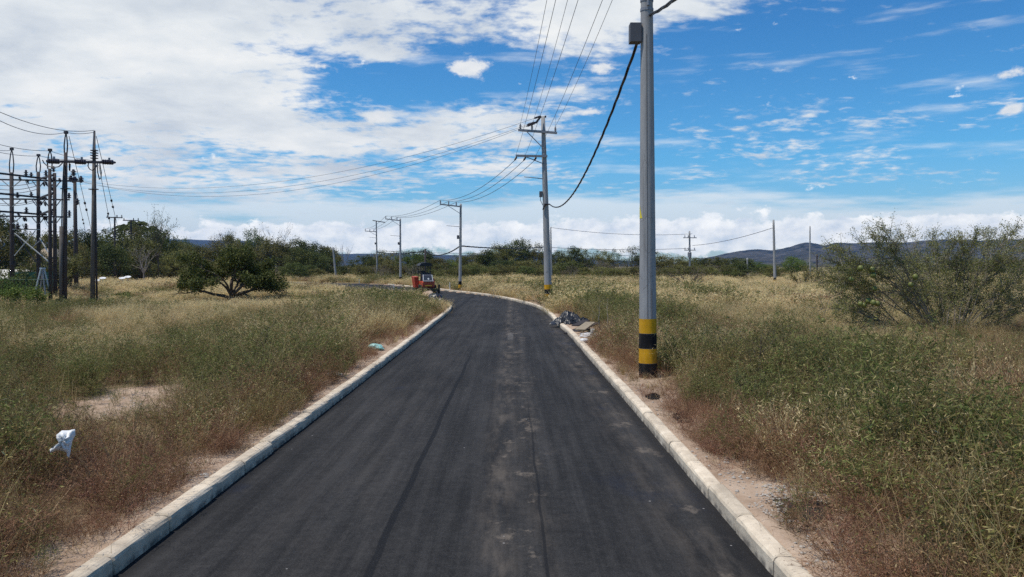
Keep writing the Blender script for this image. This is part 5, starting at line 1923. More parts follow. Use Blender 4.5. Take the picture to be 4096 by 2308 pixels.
# where each kind grows: patches seen in the photograph, (centre, radii in its 2576 wide pixels, kind, strength)
PATCH = [
    # left field
    (430, 805, 440, 50, 'golden', 5.0), (760, 745, 300, 30, 'golden', 2.2), (300, 850, 260, 30, 'golden', 0.8), (100, 840, 120, 40, 'golden', 0.8),
    (420, 925, 420, 44, 'green', 1.9), (835, 868, 62, 52, 'green', 2.6), (985, 790, 105, 40, 'green', 1.6), (800, 812, 130, 25, 'olive', 0.8),
    (60, 790, 150, 22, 'green', 1.3), (930, 716, 140, 16, 'green', 1.1), (870, 740, 90, 14, 'brown', 0.7), (560, 1060, 120, 60, 'green', 0.7), (280, 745, 70, 14, 'green', 1.2),
    (740, 950, 90, 60, 'brown', 2.2), (905, 840, 28, 50, 'brown', 2.4), (800, 960, 120, 30, 'brown', 1.5), (660, 910, 60, 50, 'brown', 0.8),
    (150, 1200, 180, 70, 'brown', 1.6), (560, 1110, 160, 60, 'brown', 1.0), (120, 980, 200, 60, 'olive', 1.0), (420, 1180, 160, 70, 'olive', 1.0), (40, 1100, 90, 60, 'green', 0.7),
    (230, 735, 120, 14, 'brown', 0.5), (700, 720, 300, 12, 'brown', 0.5), (560, 765, 170, 10, 'brown', 0.6), (1000, 745, 90, 18, 'brown', 0.8),
    # right field
    (1500, 790, 110, 48, 'green', 2.3), (1580, 740, 150, 22, 'green', 1.0), (1760, 900, 150, 80, 'green', 1.7), (1560, 830, 80, 30, 'green', 1.2), (1700, 820, 110, 40, 'green', 1.1),
    (1950, 738, 450, 42, 'golden', 4.5), (1300, 722, 130, 14, 'golden', 0.8), (2200, 830, 260, 50, 'golden', 2.6), (1900, 790, 260, 26, 'golden', 0.6), (2300, 720, 300, 26, 'golden', 1.2),
    (2090, 770, 90, 18, 'brown', 1.0), (1840, 850, 70, 40, 'brown', 0.5), (1890, 940, 170, 60, 'olive', 1.2), (2100, 900, 200, 60, 'olive', 0.9), (2350, 950, 260, 70, 'olive', 1.2),
    (1700, 985, 70, 40, 'brown', 1.0), (1960, 1120, 110, 110, 'brown', 1.5), (1830, 1080, 100, 60, 'brown', 0.9), (2120, 1240, 110, 110, 'brown', 1.1), (2200, 1000, 200, 60, 'green', 0.6),
    (2330, 1170, 240, 90, 'olive', 1.1), (2420, 1330, 160, 120, 'green', 0.9), (2230, 1380, 110, 60, 'brown', 1.0), (1840, 1000, 80, 90, 'green', 1.1), (1900, 690, 400, 14, 'olive', 0.5), (1150, 712, 120, 12, 'green', 0.6),
    (1560, 880, 50, 26, 'brown', 0.8), (2100, 1080, 160, 50, 'olive', 0.8),
]
KN = ['golden', 'green', 'olive', 'brown']


def kinds(x, y, rg, edge):
    u, v = proj(x, y, np.full_like(x, 0.42))
    u, v = u / 1.59006, v / 1.59006
    Wt = np.zeros((4, len(x)))
    dist = y
    Wt[0] = 0.10 + 2.4 * np.clip((dist - np.where(x < 0, 20.5, 25)) / 10, 0, 1)
    Wt[1] = 0.22 - 0.14 * np.clip((dist - 26) / 12, 0, 1)
    Wt[2] = 0.42 - 0.34 * np.clip((dist - 24) / 14, 0, 1)
    Wt[3] = 0.28 - 0.20 * np.clip((dist - 26) / 14, 0, 1)
    Wt[3] += 1.7 * np.exp(-(edge / 0.7) ** 2) * np.clip(1.3 - dist / 45, 0.1, 1)
    for cx, cy, rx, ry, kd, am in PATCH:
        q = ((u - cx) / rx) ** 2 + ((v - cy) / ry) ** 2
        Wt[KN.index(kd)] += am * np.exp(-q)
    sc = 0.9
    for i in range(4):
        nz = fbm(x * 0.45 * sc, y * 0.30 * sc, 31 + i, 4)
        Wt[i] *= np.clip(0.10 + 2.6 * (nz - 0.28), 0.03, 3) ** np.where(dist > 25, 2.6, 2.0)
    cs = np.cumsum(Wt, 0)
    r = rg.rand(len(x)) * cs[-1]
    return (r[None] > cs[:-1]).sum(0)


def scatter_band(y0, y1, dens, seed, side=0.86):
    rg = np.random.RandomState(seed)
    # uniform over the wedge |x| < side*y + 3
    A = side * (y1 * y1 - y0 * y0) + 6 * (y1 - y0)
    n = int(A * dens)
    yy = np.sqrt(rg.rand(n) * (y1 * y1 - y0 * y0) + y0 * y0)
    xx = rg.uniform(-1, 1, n) * (side * yy + 3)
    return xx, yy, rg


CLEAR = [(b1.x - 0.05, b1.y - 1.2, 0.42, 1.7, 0.9), (b2.x, b2.y - 1.2, 0.8, 1.8, 0.8), (G(928, 1217).x, 46.0, 3.2, 4.5, 0.62), (G(258, 1240).x, 42.0, 2.4, 3.5, 0.7), (G(370, 1230).x, 43.0, 2.2, 3.5, 0.7), (-4.65, 7.2, 0.4, 0.7, 0.75),
         (G(2280, 1310).x + 0.2, 30.0, 0.9, 3.2, 0.9), (G(2330, 1340).x, 26.0, 0.8, 4.0, 0.9), (G(1770, 1218).x, 47.0, 0.9, 2.5, 0.9), (G(1498, 1402).x, 21.6, 0.6, 1.1, 0.9), (G(450, 1113).x, 66.0, 6, 12, 0.45), (G(1600, 1160).x - 4, 78.0, 10, 12, 0.5), (G(3100, 1142).x, 88, 3, 10, 0.6)]
TALL = [(-5.6, 24, 1.6, 10, 0.35), (-6.5, 42, 3.0, 10, 0.55), (-12, 56, 8, 7, 0.75), (-22, 70, 12, 8, 0.7), (5.2, 30, 2.6, 12, 0.5), (6.5, 13, 3.0, 7, 0.35), (4.6, 7.5, 1.2, 3, 0.25), (13, 19, 6.5, 5.5, -0.42), (16, 26, 8, 5, -0.3), (-9, 19, 5, 4, -0.15)]
acc = {k: [] for k in protos}
for bi, (y0, y1, dens) in enumerate(((2.5, 14, 28), (14, 26, 17), (26, 44, 10), (44, 75, 4.2), (75, 120, 2.0), (120, 215, 0.8))):
    xx, yy, rg = scatter_band(y0, y1, dens, 100 + bi)
    d, side = outside(xx, yy)
    verge = np.where(side > 0, 0.0 + 0.46 * fbm(xx * 0.6, yy * 0.45, 77, 3) ** 1.6, 0.04 + 0.36 * fbm(xx * 0.6, yy * 0.45, 78, 3))
    # verge narrows and widens; wider bare strip by the burnt patch
    ash = G(3200, 2010)
    verge = np.where(side > 0, verge + 0.5 * np.exp(-((yy - ash.y) / 1.0) ** 2 - ((xx - ash.x) / 1.2) ** 2), verge)
    keep = d > verge + 0.15
    keep &= rg.rand(len(xx)) > 0.95 * np.clip(bareness(xx, yy) * 1.5, 0, 1)
    for c_, r_, h_ in MOUNDS:
        keep &= ((xx - c_.x) ** 2 + (yy - c_.y) ** 2) > (0.9 * r_) ** 2 * rg.uniform(.4, 1.2, len(xx))
    for t_ in trk:
        keep &= (((xx - t_.x) / 5) ** 2 + ((yy - t_.y) / 7) ** 2) > rg.uniform(.5, 1.2, len(xx))
    cover_n = fbm(xx * 0.7, yy * 0.7, 55, 3)
    keep &= rg.rand(len(xx)) < np.clip(0.22 + 2.4 * (cover_n - 0.27), 0.12, 1)
    xx, yy, d, side, verge = xx[keep], yy[keep], d[keep], side[keep], verge[keep]
    zz = gh(xx, yy, d)
    kd = kinds(xx, yy, rg, d - verge)
    grow = np.clip((d - verge) / 0.8, 0.0, 1.0)
    hn = 0.55 + 1.05 * fbm(xx * 0.3, yy * 0.25, 91, 4) + 0.95 * (fbm(xx * 0.8, yy * 0.6, 93, 3) - 0.5)
    for cx_, cy_, rx_, ry_, am_ in TALL:
        hn = hn + am_ * np.exp(-((xx - cx_) / rx_) ** 2 - ((yy - cy_) / ry_) ** 2)
    bp = G(500, 1640)
    low = 1 - 0.66 * np.exp(-((xx - bp.x * (yy / bp.y)) / 1.0) ** 2) * np.clip((yy - 8.8) / 2.0, 0, 1) * np.clip((14.2 - yy) / 1.0, 0, 1)
    for cx_, cy_, rx_, ry_, am_ in CLEAR:
        low = low * (1 - am_ * np.exp(-((xx - cx_) / rx_) ** 2 - ((yy - cy_) / ry_) ** 2))
    low = low * (1 - 0.38 * np.clip((yy - 32) / 8, 0, 1) * (xx < -4) * np.clip((66 - yy) / 6, 0, 1))
    far = yy > 36
    for i, kn in enumerate(KN):
        m_ = kd == i
        n = m_.sum()
        if not n:
            continue
        s_ = hn[m_] * rg.uniform(0.7, 1.2, n) * (0.36 + 0.64 * grow[m_]) * low[m_]
        if kn == 'golden':
            s_ *= 0.85
        sz = s_ * rg.uniform(0.85, 1.1, n)
        wide = np.where(yy[m_] > 75, 1.6, np.where(yy[m_] > 44, 1.25, 1.0))
        rot = np.stack([rg.normal(0, 0.10, n), rg.normal(0, 0.10, n), rg.uniform(0, 2 * PI, n)], 1)
        idx = np.where(far[m_], NEAR + rg.randint(0, FAR, n), rg.randint(0, NEAR, n))
        acc[kn].append((np.stack([xx[m_], yy[m_], zz[m_]], 1), rot, np.stack([s_ * wide, s_ * wide, sz], 1), idx))
# straw lying on the verges and between the plants
for y0, y1, dens in ((2.5, 16, 14), (16, 48, 4.5)):
    xx, yy, rg = scatter_band(y0, y1, dens, 300 + int(y0))
    d, side = outside(xx, yy)
    keep = (d > 0.26) & (rg.rand(len(xx)) < np.where(d < 1.2, np.clip(1.9 * (fbm(xx * 1.5, yy * 1.5, 8, 3) - 0.2), 0.1, 1), 0.5)) & (rg.rand(len(xx)) > 0.9 * bareness(xx, yy))
    ash = G(3200, 2010)
    keep &= ((xx - ash.x) ** 2 + (yy - ash.y) ** 2) > 0.5
    xx, yy, d = xx[keep], yy[keep], d[keep]
    n = len(xx)
    s_ = rg.uniform(0.5, 1.25, n) * np.where(d < 0.5, 0.6, 1.0)
    acc['straw'].append((np.stack([xx, yy, gh(xx, yy, d) - 0.01], 1), np.stack([rg.normal(0, .15, n), rg.normal(0, .15, n), rg.uniform(0, 6.28, n)], 1), np.stack([s_, s_, s_], 1), np.where(yy > 30, NEAR + rg.randint(0, FAR, n), rg.randint(0, NEAR, n))))
# dry brown sprigs creeping over the verge
for sd in (1, 2):
    xx, yy, rg = scatter_band(4, 40, 5.0, 400 + sd)
    d, side = outside(xx, yy)
    keep = (d > 0.28) & (d < 1.6) & (rg.rand(len(xx)) < 0.2 + 0.75 * np.clip((d - .25) / .7, 0, 1)) & (bareness(xx, yy) < 0.4)
    ash = G(3200, 2010)
    keep &= ((xx - ash.x) ** 2 + (yy - ash.y) ** 2) > 0.45
    xx, yy, d = xx[keep], yy[keep], d[keep]
    n = len(xx)
    s_ = rg.uniform(0.22, 0.66, n)
    for cx_, cy_, rx_, ry_, am_ in CLEAR:
        s_ = s_ * (1 - am_ * np.exp(-((xx - cx_) / rx_) ** 2 - ((yy - cy_) / ry_) ** 2))
    acc['brown'].append((np.stack([xx, yy, gh(xx, yy, d)], 1), np.stack([rg.normal(0, .3, n), rg.normal(0, .3, n), rg.uniform(0, 6.28, n)], 1), np.stack([s_ * 1.3, s_ * 1.3, s_], 1), rg.randint(0, NEAR, n)))
LBL = {'golden': ('golden_grass', 'tall golden dry grass filling the middle of both fields'), 'green': ('green_weeds', 'wiry green weeds growing in patches beside the road'), 'olive': ('olive_weeds', 'olive wiry undergrowth covering the near fields'),
       'brown': ('brown_weeds', 'dry reddish brown weeds along the verges'), 'straw': ('straw_litter', 'flattened dry straw lying on the bare verges')}
for kn, parts in acc.items():
    P_, Ro, Sc, Ix = (np.concatenate([p[j] for p in parts]) for j in range(4))
    instancer(LBL[kn][0], CO[kn], P_, Ro, Sc, Ix, LBL[kn][1])
    print(kn, len(P_))

# ---------------------------------------------------------------- trees


def branch(mb, tips, p, d, L, r, lvl, rg, spread, up, nsub, segs=3, wig=0.12):
    pts, rs = [p], [r]
    q, dd = p.copy(), d.normalized()
    for k in range(segs):
        dd = (dd + Vector((rg.gauss(0, wig), rg.gauss(0, wig), rg.gauss(0, wig) + up * 0.12))).normalized()
        q = q + dd * L / segs
        pts.append(q.copy())
        rs.append(r * (1 - 0.5 * (k + 1) / segs))
    mb.tube(pts, rs, 6 if lvl > 1 else 4, False)
    if lvl <= 1:
        tips.extend(pts[1:])
    if lvl <= 0:
        return
    for k in range(nsub):
        t = rg.uniform(0.35, 1.0) if k else 1.0
        i = min(int(t * segs), segs - 1)
        f = t * segs - i
        s0 = pts[i].lerp(pts[i + 1], min(f, 1.0))
        ax = Vector((rg.gauss(0, 1), rg.gauss(0, 1), rg.gauss(0, 0.7)))
        nd = (dd + ax.normalized() * spread).normalized()
        branch(mb, tips, s0, nd, L * rg.uniform(0.5, 0.75), r * 0.5, lvl - 1, rg, spread, up, nsub, segs, wig)


def leaf_cloud(tips, n_each, sig, lw, rg, flat=0.7):
    T = np.array([tuple(t) for t in tips])
    C = np.repeat(T, n_each, 0)
    C = C + rg.normal(0, 1, C.shape) * np.array([sig, sig, sig * flat])
    v = np.clip(np.repeat(rg.uniform(0.15, 0.85, len(T)), n_each) * 0.6 + rg.uniform(0, 1, len(C)) * 0.5, 0, 1)
    return leaves(C, lw[0], lw[1], rg, 0.6), v


def clump_tree(seed, Wd, H, nclump, per, lw, base=0.25, top=1.0, mat='leaf_dark', bark='bark', dense=1.0):
    """crown of separate leaf clumps with limbs running to them; unit: metres"""
    rg = np.random.RandomState(seed)
    rr = random.Random(seed)
    ctr = []
    while len(ctr) < nclump:
        p = rg.uniform(-1, 1, 3)
        q = (p ** 2).sum()
        if q > 1 or q < 0.10:
            continue
        a = 1 + 0.35 * math.sin(3 * math.atan2(p[1], p[0]) + seed)
        ctr.append((p[0] * Wd / 2 * a * (0.75 + 0.25 * (1 - p[2])), p[1] * Wd / 2 * a * (0.75 + 0.25 * (1 - p[2])), H * (base + (top - base) * (p[2] * 0.5 + 0.5))))
    ctr = np.array(ctr)
    mb = MB()
    th = H * base * 1.1
    mb.tube([(0, 0, -0.3), (rr.gauss(0, .1), rr.gauss(0, .1), th * 0.5), (0, 0, th)], [H * 0.028, H * 0.022, H * 0.018], 7)
    for c_ in ctr[::2]:
        e = Vector(c_)
        m_ = Vector((0, 0, th)).lerp(e, 0.5) + Vector((rr.gauss(0, .2), rr.gauss(0, .2), rr.gauss(0, .2) - 0.05 * H))
        mb.tube([(0, 0, th * 0.9), m_, e], [H * 0.012, H * 0.007, H * 0.003], 4, False)
    sz = rg.uniform(0.055, 0.115, nclump) * Wd * dense
    C = np.repeat(ctr, per, 0) + rg.normal(0, 1, (nclump * per, 3)) * np.repeat(sz, per)[:, None] * np.array([0.75, 0.75, 0.5])
    C[:, 2] = np.maximum(C[:, 2], 0.12)
    v = np.clip(np.repeat(rg.uniform(0.1, 0.9, nclump), per) * 0.6 + rg.uniform(0, 1, nclump * per) * 0.45, 0, 1)
    zt_ = np.percentile(C[:, 2], 98.5)
    xt_ = np.percentile(np.abs(C[:, :2]).max(1), 96)
    C *= np.array([Wd / 2 / xt_, Wd / 2 / xt_, H / zt_])
    for i_, v_ in enumerate(mb.v):
        mb.v[i_] = Vector((v_.x * Wd / 2 / xt_, v_.y * Wd / 2 / xt_, v_.z * H / zt_))
    Q = leaves(C, lw, lw * 0.55, rg, 0.6)
    tm = mb.mesh('trunk', M[bark])
    cm = quad_mesh('crown', Q, v, M[mat])
    return tm, cm


def bare_tree(seed, H, Wd, mat_leaf, n_each, flat=True, bark='bark_pale'):
    rr = random.Random(seed)
    rg = np.random.RandomState(seed)
    mb = MB()
    tips = []
    mb.tube([(0, 0, -0.3), (0.1, 0, H * 0.2), (0, 0.1, H * 0.38)], [H * 0.022, H * 0.018, H * 0.015], 7)
    for k in range(7):
        a = 2 * PI * k / 7 + rr.uniform(-.3, .3)
        d = Vector((math.cos(a) * Wd / H, math.sin(a) * Wd / H, 0.85 if flat else 1.2))
        branch(mb, tips, Vector((0, 0.05, H * rr.uniform(0.25, 0.38))), d, H * 0.42, H * 0.010, 2, rr, 0.65, 0.3, 3)
    tips = [t for t in tips if t.z > H * 0.3]
    Q, v = leaf_cloud(tips, n_each, 0.22, (0.20, 0.10), rg)
    return mb.mesh('trunk', M[bark]), quad_mesh('crown', Q, v, M[mat_leaf])


def plant(name, label, cat, tm, cm, loc, rz=0.0, sc=(1, 1, 1), group=None):
    e = bpy.data.objects.new(name, None)
    COL.objects.link(e)
    e.location = loc
    e.rotation_euler = (0, 0, rz)
    e.scale = sc
    tag(e, label, cat, group)
    for nm, m_ in (('trunk', tm), ('crown', cm)):
        if m_ is None:
            continue
        o = bpy.data.objects.new(nm, m_)
        COL.objects.link(o)
        o.parent = e
    return e


# prototypes are 8 m wide and 7 m high
TP = {
    'dark': [clump_tree(500 + k, 8, 7, 74, 130, 0.27, 0.10, 1.0, 'leaf_dark') for k in range(4)],
    'olive': [clump_tree(520 + k, 8, 7, 70, 125, 0.26, 0.08, 1.0, 'leaf_olive') for k in range(4)],
    'bright': [clump_tree(540 + k, 8, 7, 62, 130, 0.26, 0.22, 1.0, 'leaf_bright') for k in range(2)],
    'dry': [clump_tree(560 + k, 8, 7, 44, 60, 0.20, 0.06, 1.0, 'leaf_dry', 'bark_pale') for k in range(2)],
    'airy': [clump_tree(580 + k, 8, 7, 40, 55, 0.24, 0.12, 1.0, 'leaf_dark', 'bark', 0.8) for k in range(2)],
}
KW = {'dark': 'dense dark green', 'olive': 'dull olive', 'bright': 'fresh green', 'dry': 'dry grey brown', 'airy': 'loose airy'}
rnd = random.Random(77)


def tree_at(u, vtop, Wpx, Y, kind, where, vb=None, low=1.0):
    """tree whose crown top is at row vtop; Wpx crown width, both in photograph pixels"""
    p = AT(u, 1064, Y)
    H = max(1.2, AT(u, vtop, Y).z)
    Wd = Wpx / 4 / FPX * Y
    tm, cm = rnd.choice(TP[kind])
    big = H > 3
    lab = '%s %s %s' % (KW[kind], ('tree' if H > 5.5 else 'low tree') if big else 'bush', place_of(u))
    e = plant('tree' if big else 'bush', lab, 'tree' if big else 'bush', tm, cm, (p.x, Y, 0), rnd.uniform(0, 6.28), (Wd / 8, Wd / 8, H / 7), ('trees' if big else 'bushes') + ' of the tree line')
    TREES.append((lab, u, e))
    return e



LT, CT, RT = 'left', 'centre', 'right'
TREES = []


def place_of(u):
    for lim, tx in ((-40, 'beyond the left picture edge'), (60, 'at the left picture edge'), (170, 'behind the first frame posts'), (250, 'behind the right frame posts'), (340, 'between the two tall poles'), (470, 'right of the right tall pole'), (640, 'below the palms'), (770, 'left of the lone field tree'), (940, 'behind the left half of the lone tree'),
                    (1130, 'behind the right half of the lone tree'), (1345, 'left of the bare leaning post'), (1480, 'left of the farthest road pole'), (1605, 'between the two farther road poles'), (1840, 'behind the paving machine'), (1990, 'right of the bracket pole'), (2180, 'left of the leaning pole'),
                    (2330, 'just right of the leaning pole'), (2570, 'left of the near pole'), (2750, 'just right of the near pole'), (2900, 'right of the transformer pole'), (3090, 'near the dirt track'), (3240, 'between the two far poles'), (3480, 'left of the thorny shrub'), (3800, 'behind the thorny shrub'), (4100, 'at the right picture edge')):
        if u < lim:
            return tx
    return 'beyond the right picture edge'


row = [
    # left: (u, vtop, width, distance, kind)
    (-260, 900, 260, 95, 'dark'), (-120, 880, 240, 80, 'olive'), (10, 868, 175, 84, 'dark'), (95, 945, 150, 100, 'olive'), (190, 938, 140, 120, 'olive'), (265, 935, 150, 125, 'olive'), (330, 930, 130, 128, 'dark'),
    (395, 940, 150, 130, 'dark'), (460, 925, 150, 135, 'dark'), (530, 918, 150, 138, 'olive'), (600, 925, 150, 135, 'dark'), (655, 930, 120, 140, 'dark'), (560, 955, 170, 118, 'olive'), (440, 985, 160, 112, 'dark'),
    (330, 1010, 110, 100, 'olive'), (700, 965, 130, 160, 'olive'), (735, 962, 110, 170, 'bright'), (790, 985, 120, 150, 'olive'), (860, 975, 140, 150, 'olive'), (875, 938, 90, 160, 'dry'), (920, 940, 90, 162, 'olive'), (1010, 925, 105, 165, 'bright'), (960, 975, 150, 150, 'olive'),
    (1060, 960, 150, 150, 'olive'), (1130, 968, 140, 150, 'olive'), (1190, 965, 120, 152, 'dark'), (1240, 975, 120, 152, 'dark'), (1290, 985, 110, 155, 'olive'), (1330, 1000, 90, 158, 'olive'), (1200, 1000, 140, 140, 'dark'), (1270, 1015, 130, 140, 'dark'), (700, 1010, 150, 130, 'olive'), (1400, 1065, 90, 170, 'olive'),
    # centre
    (1460, 1025, 110, 150, 'dark'), (1520, 1010, 110, 155, 'olive'), (1580, 1015, 110, 150, 'olive'), (1640, 1008, 120, 148, 'bright'), (1700, 1005, 120, 150, 'dark'), (1750, 1035, 110, 148, 'olive'), (1800, 1042, 110, 150, 'bright'), (1560, 1045, 150, 135, 'olive'), (1680, 1045, 150, 133, 'dark'),
    (1850, 1025, 110, 155, 'olive'), (1895, 1015, 100, 155, 'olive'), (1945, 1005, 110, 155, 'dark'), (2000, 985, 130, 158, 'olive'), (2060, 968, 140, 160, 'dark'), (2110, 958, 110, 160, 'airy'), (2150, 985, 100, 158, 'olive'), (1900, 1055, 130, 140, 'olive'), (2010, 1045, 150, 140, 'dark'), (2110, 1045, 150, 140, 'olive'),
    # right
    (2230, 1010, 110, 158, 'dark'), (2300, 995, 130, 160, 'dark'), (2350, 1005, 110, 160, 'airy'), (2410, 1010, 110, 165, 'olive'), (2455, 1000, 100, 165, 'airy'), (2530, 985, 130, 160, 'airy'), (2600, 1010, 130, 162, 'dark'), (2400, 1045, 150, 140, 'dry'), (2270, 1050, 150, 140, 'dark'), (2500, 1055, 140, 145, 'dry'),
    (2660, 1025, 140, 160, 'olive'), (2730, 1030, 130, 160, 'olive'), (2800, 1035, 130, 165, 'dark'), (2860, 1032, 130, 165, 'olive'), (2920, 1035, 120, 168, 'dark'), (2980, 1038, 110, 170, 'dark'), (3030, 1050, 110, 170, 'bright'), (2840, 1060, 150, 145, 'dry'), (2700, 1062, 150, 145, 'olive'), (3080, 1075, 100, 165, 'olive'),
    (3170, 1030, 105, 180, 'bright'), (3140, 1050, 70, 180, 'airy'),
]
for u, vt, wp, Yd, kd in row:
    tree_at(u, vt, wp * 1.12, Yd, kd, LT if u < 1420 else (CT if u < 2170 else RT))
# low bushes at the foot of the tree line and beyond it
rb_ = random.Random(9)
for u in range(230, 3120, 62):
    if 1380 < u < 1440:
        continue
    tree_at(u + rb_.uniform(-20, 20), rb_.uniform(1058, 1082) if u > 1350 else rb_.uniform(1045, 1080), rb_.uniform(80, 140), rb_.uniform(122, 138), rb_.choice(['olive', 'olive', 'dark', 'dry', 'olive']), 'at the foot of the ' + ('left' if u < 1420 else 'right') + ' tree line')
for u in range(3080, 4300, 60):
    tree_at(u + rb_.uniform(-20, 20), rb_.uniform(1060, 1082), rb_.uniform(80, 150), rb_.uniform(180, 230), rb_.choice(['olive', 'dark', 'olive', 'bright', 'dry']), 'along the far edge of the right field')
for u in (3420, 3560, 3800, 3900, 4010, 4100):
    tree_at(u, rb_.uniform(1030, 1050), rb_.uniform(120, 180), rb_.uniform(170, 210), rb_.choice(['olive', 'dry']), 'far behind the thorny shrub')
ORD = ['first', 'second', 'third', 'fourth', 'fifth', 'sixth', 'seventh', 'eighth', 'ninth', 'tenth', 'eleventh', 'twelfth']
for lab in {t_[0] for t_ in TREES}:
    same = sorted([t_ for t_ in TREES if t_[0] == lab], key=lambda t_: t_[1])
    if len(same) > 1:
        for k, t_ in enumerate(same):
            t_[2]['label'] = lab + ', ' + ORD[min(k, 11)] + ' from the left'
# bare crowned trees standing over the left tree line
for u, vt, wp, sd, lab in ((1110, 912, 150, 3, 'bare flat crowned tree rising over the left tree line'), (1010, 960, 90, 4, 'twiggy grey tree beside the fresh green tree'), (1380, 990, 60, 5, 'small leafless tree beside the leaning bare post'), (575, 1000, 150, 6, 'grey leafless thicket tree behind the white dishes')):
    Yd = 150 if u > 700 else 108
    H = AT(u, vt, Yd).z
    tm, cm = bare_tree(600 + sd, 7, 6, 'leaf_dry', 1)
    p = AT(u, 1064, Yd)
    plant('bare_tree', lab, 'tree', tm, cm, (p.x, Yd, 0), 0.4 * sd, (wp / 4 / FPX * Yd / 8, wp / 4 / FPX * Yd / 8, H / 6.3), None)
# slim airy tree left
tm, cm = bare_tree(640, 7, 3.0, 'leaf_dark', 4, False, 'bark')
p = AT(632, 1064, 118)
plant('tree', 'slim sparse tree sticking up at the end of the substation trees', 'tree', tm, cm, (p.x, 118, 0), 0, (0.75, 0.75, AT(632, 885, 118).z / 6.6))


def palm(u, vt, Y, label, seed):
    rr = random.Random(seed)
    p = AT(u, 1064, Y)
    H = AT(u, vt, Y).z
    e = thing('palm_tree', (p.x, Y, 0), label, 'palm tree', 'palms behind the substation')
    MB().tube([(p.x, Y, -0.2), (p.x + .1, Y, H * .5), (p.x, Y, H - 0.5)], [0.22, 0.17, 0.15], 8).build('trunk', M['bark_pale'], e)
    rg = np.random.RandomState(seed)
    Q, V = [], []
    for k in range(17):
        a = 2 * PI * k / 17 + rr.uniform(-.2, .2)
        el_ = rr.uniform(0.1, 1.2)
        L = rr.uniform(2.6, 3.4)
        t = np.linspace(0, 1, 9)
        hor = L * t * math.cos(el_ * 0.8)
        zz = L * (t * math.sin(el_) - 0.75 * t ** 2.2)
        sp = np.stack([hor * math.cos(a), hor * math.sin(a), H - 0.5 + zz], 1)
        Q.append(ribbons(sp[:-1], sp[1:], 0.07, 0.05, rg))
        V.append(np.full(8, 0.4))
        ts = np.repeat(np.linspace(0.12, 1, 26), 2)
        c0 = np.stack([np.interp(ts, t, sp[:, j]) for j in range(3)], 1)
        sd = np.tile([1, -1], 26)
        dr = np.stack([-math.sin(a) * sd + 0.5 * math.cos(a), math.cos(a) * sd + 0.5 * math.sin(a), np.full(52, -0.45)], 1) * (0.85 * (1 - 0.6 * np.abs(ts - 0.45)))[:, None]
        Q.append(ribbons(c0, c0 + dr, 0.10, 0.03, rg))
        V.append(rg.uniform(0.2, 1, 52))
    Q = np.concatenate(Q) + np.array([0, 0, 0])
    o = bpy.data.objects.new('crown', quad_mesh('crown', Q, np.concatenate(V), M['leaf_dark']))
    COL.objects.link(o)
    o.parent = e


palm(548, 893, 142, 'tall palm with drooping fronds above the left trees', 1)
palm(500, 908, 146, 'lower palm left of the tall palm', 2)
palm(590, 912, 146, 'lower palm right of the tall palm', 3)

# the lone spreading tree in the left field
rr = random.Random(41)
rg = np.random.RandomState(41)
pL = G(928, 1217)
mb = MB()
tips = []
mb.tube([(0, 0, -0.2), (0.02, 0, 0.25), (-0.05, 0, 0.55)], [0.30, 0.24, 0.20], 9)
limbs = [(-1.0, 0.1, 0.55), (-0.55, -0.35, 0.85), (-0.1, 0.3, 1.1), (0.35, -0.25, 1.0), (0.8, 0.2, 0.75), (1.0, -0.2, 0.62), (0.2, 0.9, 0.8), (-0.3, -0.9, 0.8), (-0.7, 0.6, 0.8), (0.7, 0.75, 0.7), (0.5, -0.9, 0.7)]
for d in limbs:
    branch(mb, tips, Vector((rr.gauss(0, .07), rr.gauss(0, .07), rr.uniform(0.3, 0.6))), Vector(d), rr.uniform(1.9, 2.3), 0.10, 3, rr, 0.75, 0.1, 3, 4, 0.16)
zs = sorted(t.z for t in tips)
zhi = zs[int(len(zs) * 0.985)]
tips = [Vector((t.x * 0.90, t.y * 0.90, 0.85 + max(0.0, t.z - 0.75) * 2.6 / (zhi - 0.75))) if t.z > 0.75 else t for t in tips]
for i_, v_ in enumerate(mb.v):
    if v_.z > 0.75:
        mb.v[i_] = Vector((v_.x * 0.90, v_.y * 0.90, 0.85 + max(0.0, v_.z - 0.75) * 2.6 / (zhi - 0.75)))
    elif v_.z > 0.4:
        mb.v[i_] = Vector((v_.x * (1 - .10 * (v_.z - .4) / .35), v_.y * (1 - .10 * (v_.z - .4) / .35), v_.z + 0.10 * (v_.z - .4) / .35))
keep = [t for t in tips if t.z > (0.80 if math.hypot(t.x, t.y) > 1.9 else 1.15) + 0.25 * rr.random() and abs(t.x) < 3.2]
sel = keep if len(keep) < 1700 else rr.sample(keep, 1900)
Q, v = leaf_cloud(sel, 19, 0.17, (0.15, 0.08), rg, 0.8)
# hanging sprigs on the left skirt
tm = mb.mesh('trunk', M['bark'])
cm = quad_mesh('crown', Q, v, M['leaf_lone'])
zmax = Q[:, :, 2].max()
LT_ = plant('tree', 'low wide spreading dark tree standing alone in the left field', 'tree', tm, cm, (pL.x, pL.y, 0.0), 0.0, (1.0, 1.0, 1.0))
print('lone', Q[:, :, 0].min(), Q[:, :, 0].max(), zmax, len(Q))

# thorny calabash shrub on the right
YS = 24.6


def zz6(x, y):
    return 3200 + x / 2.2344, 850 + y / 2.2344


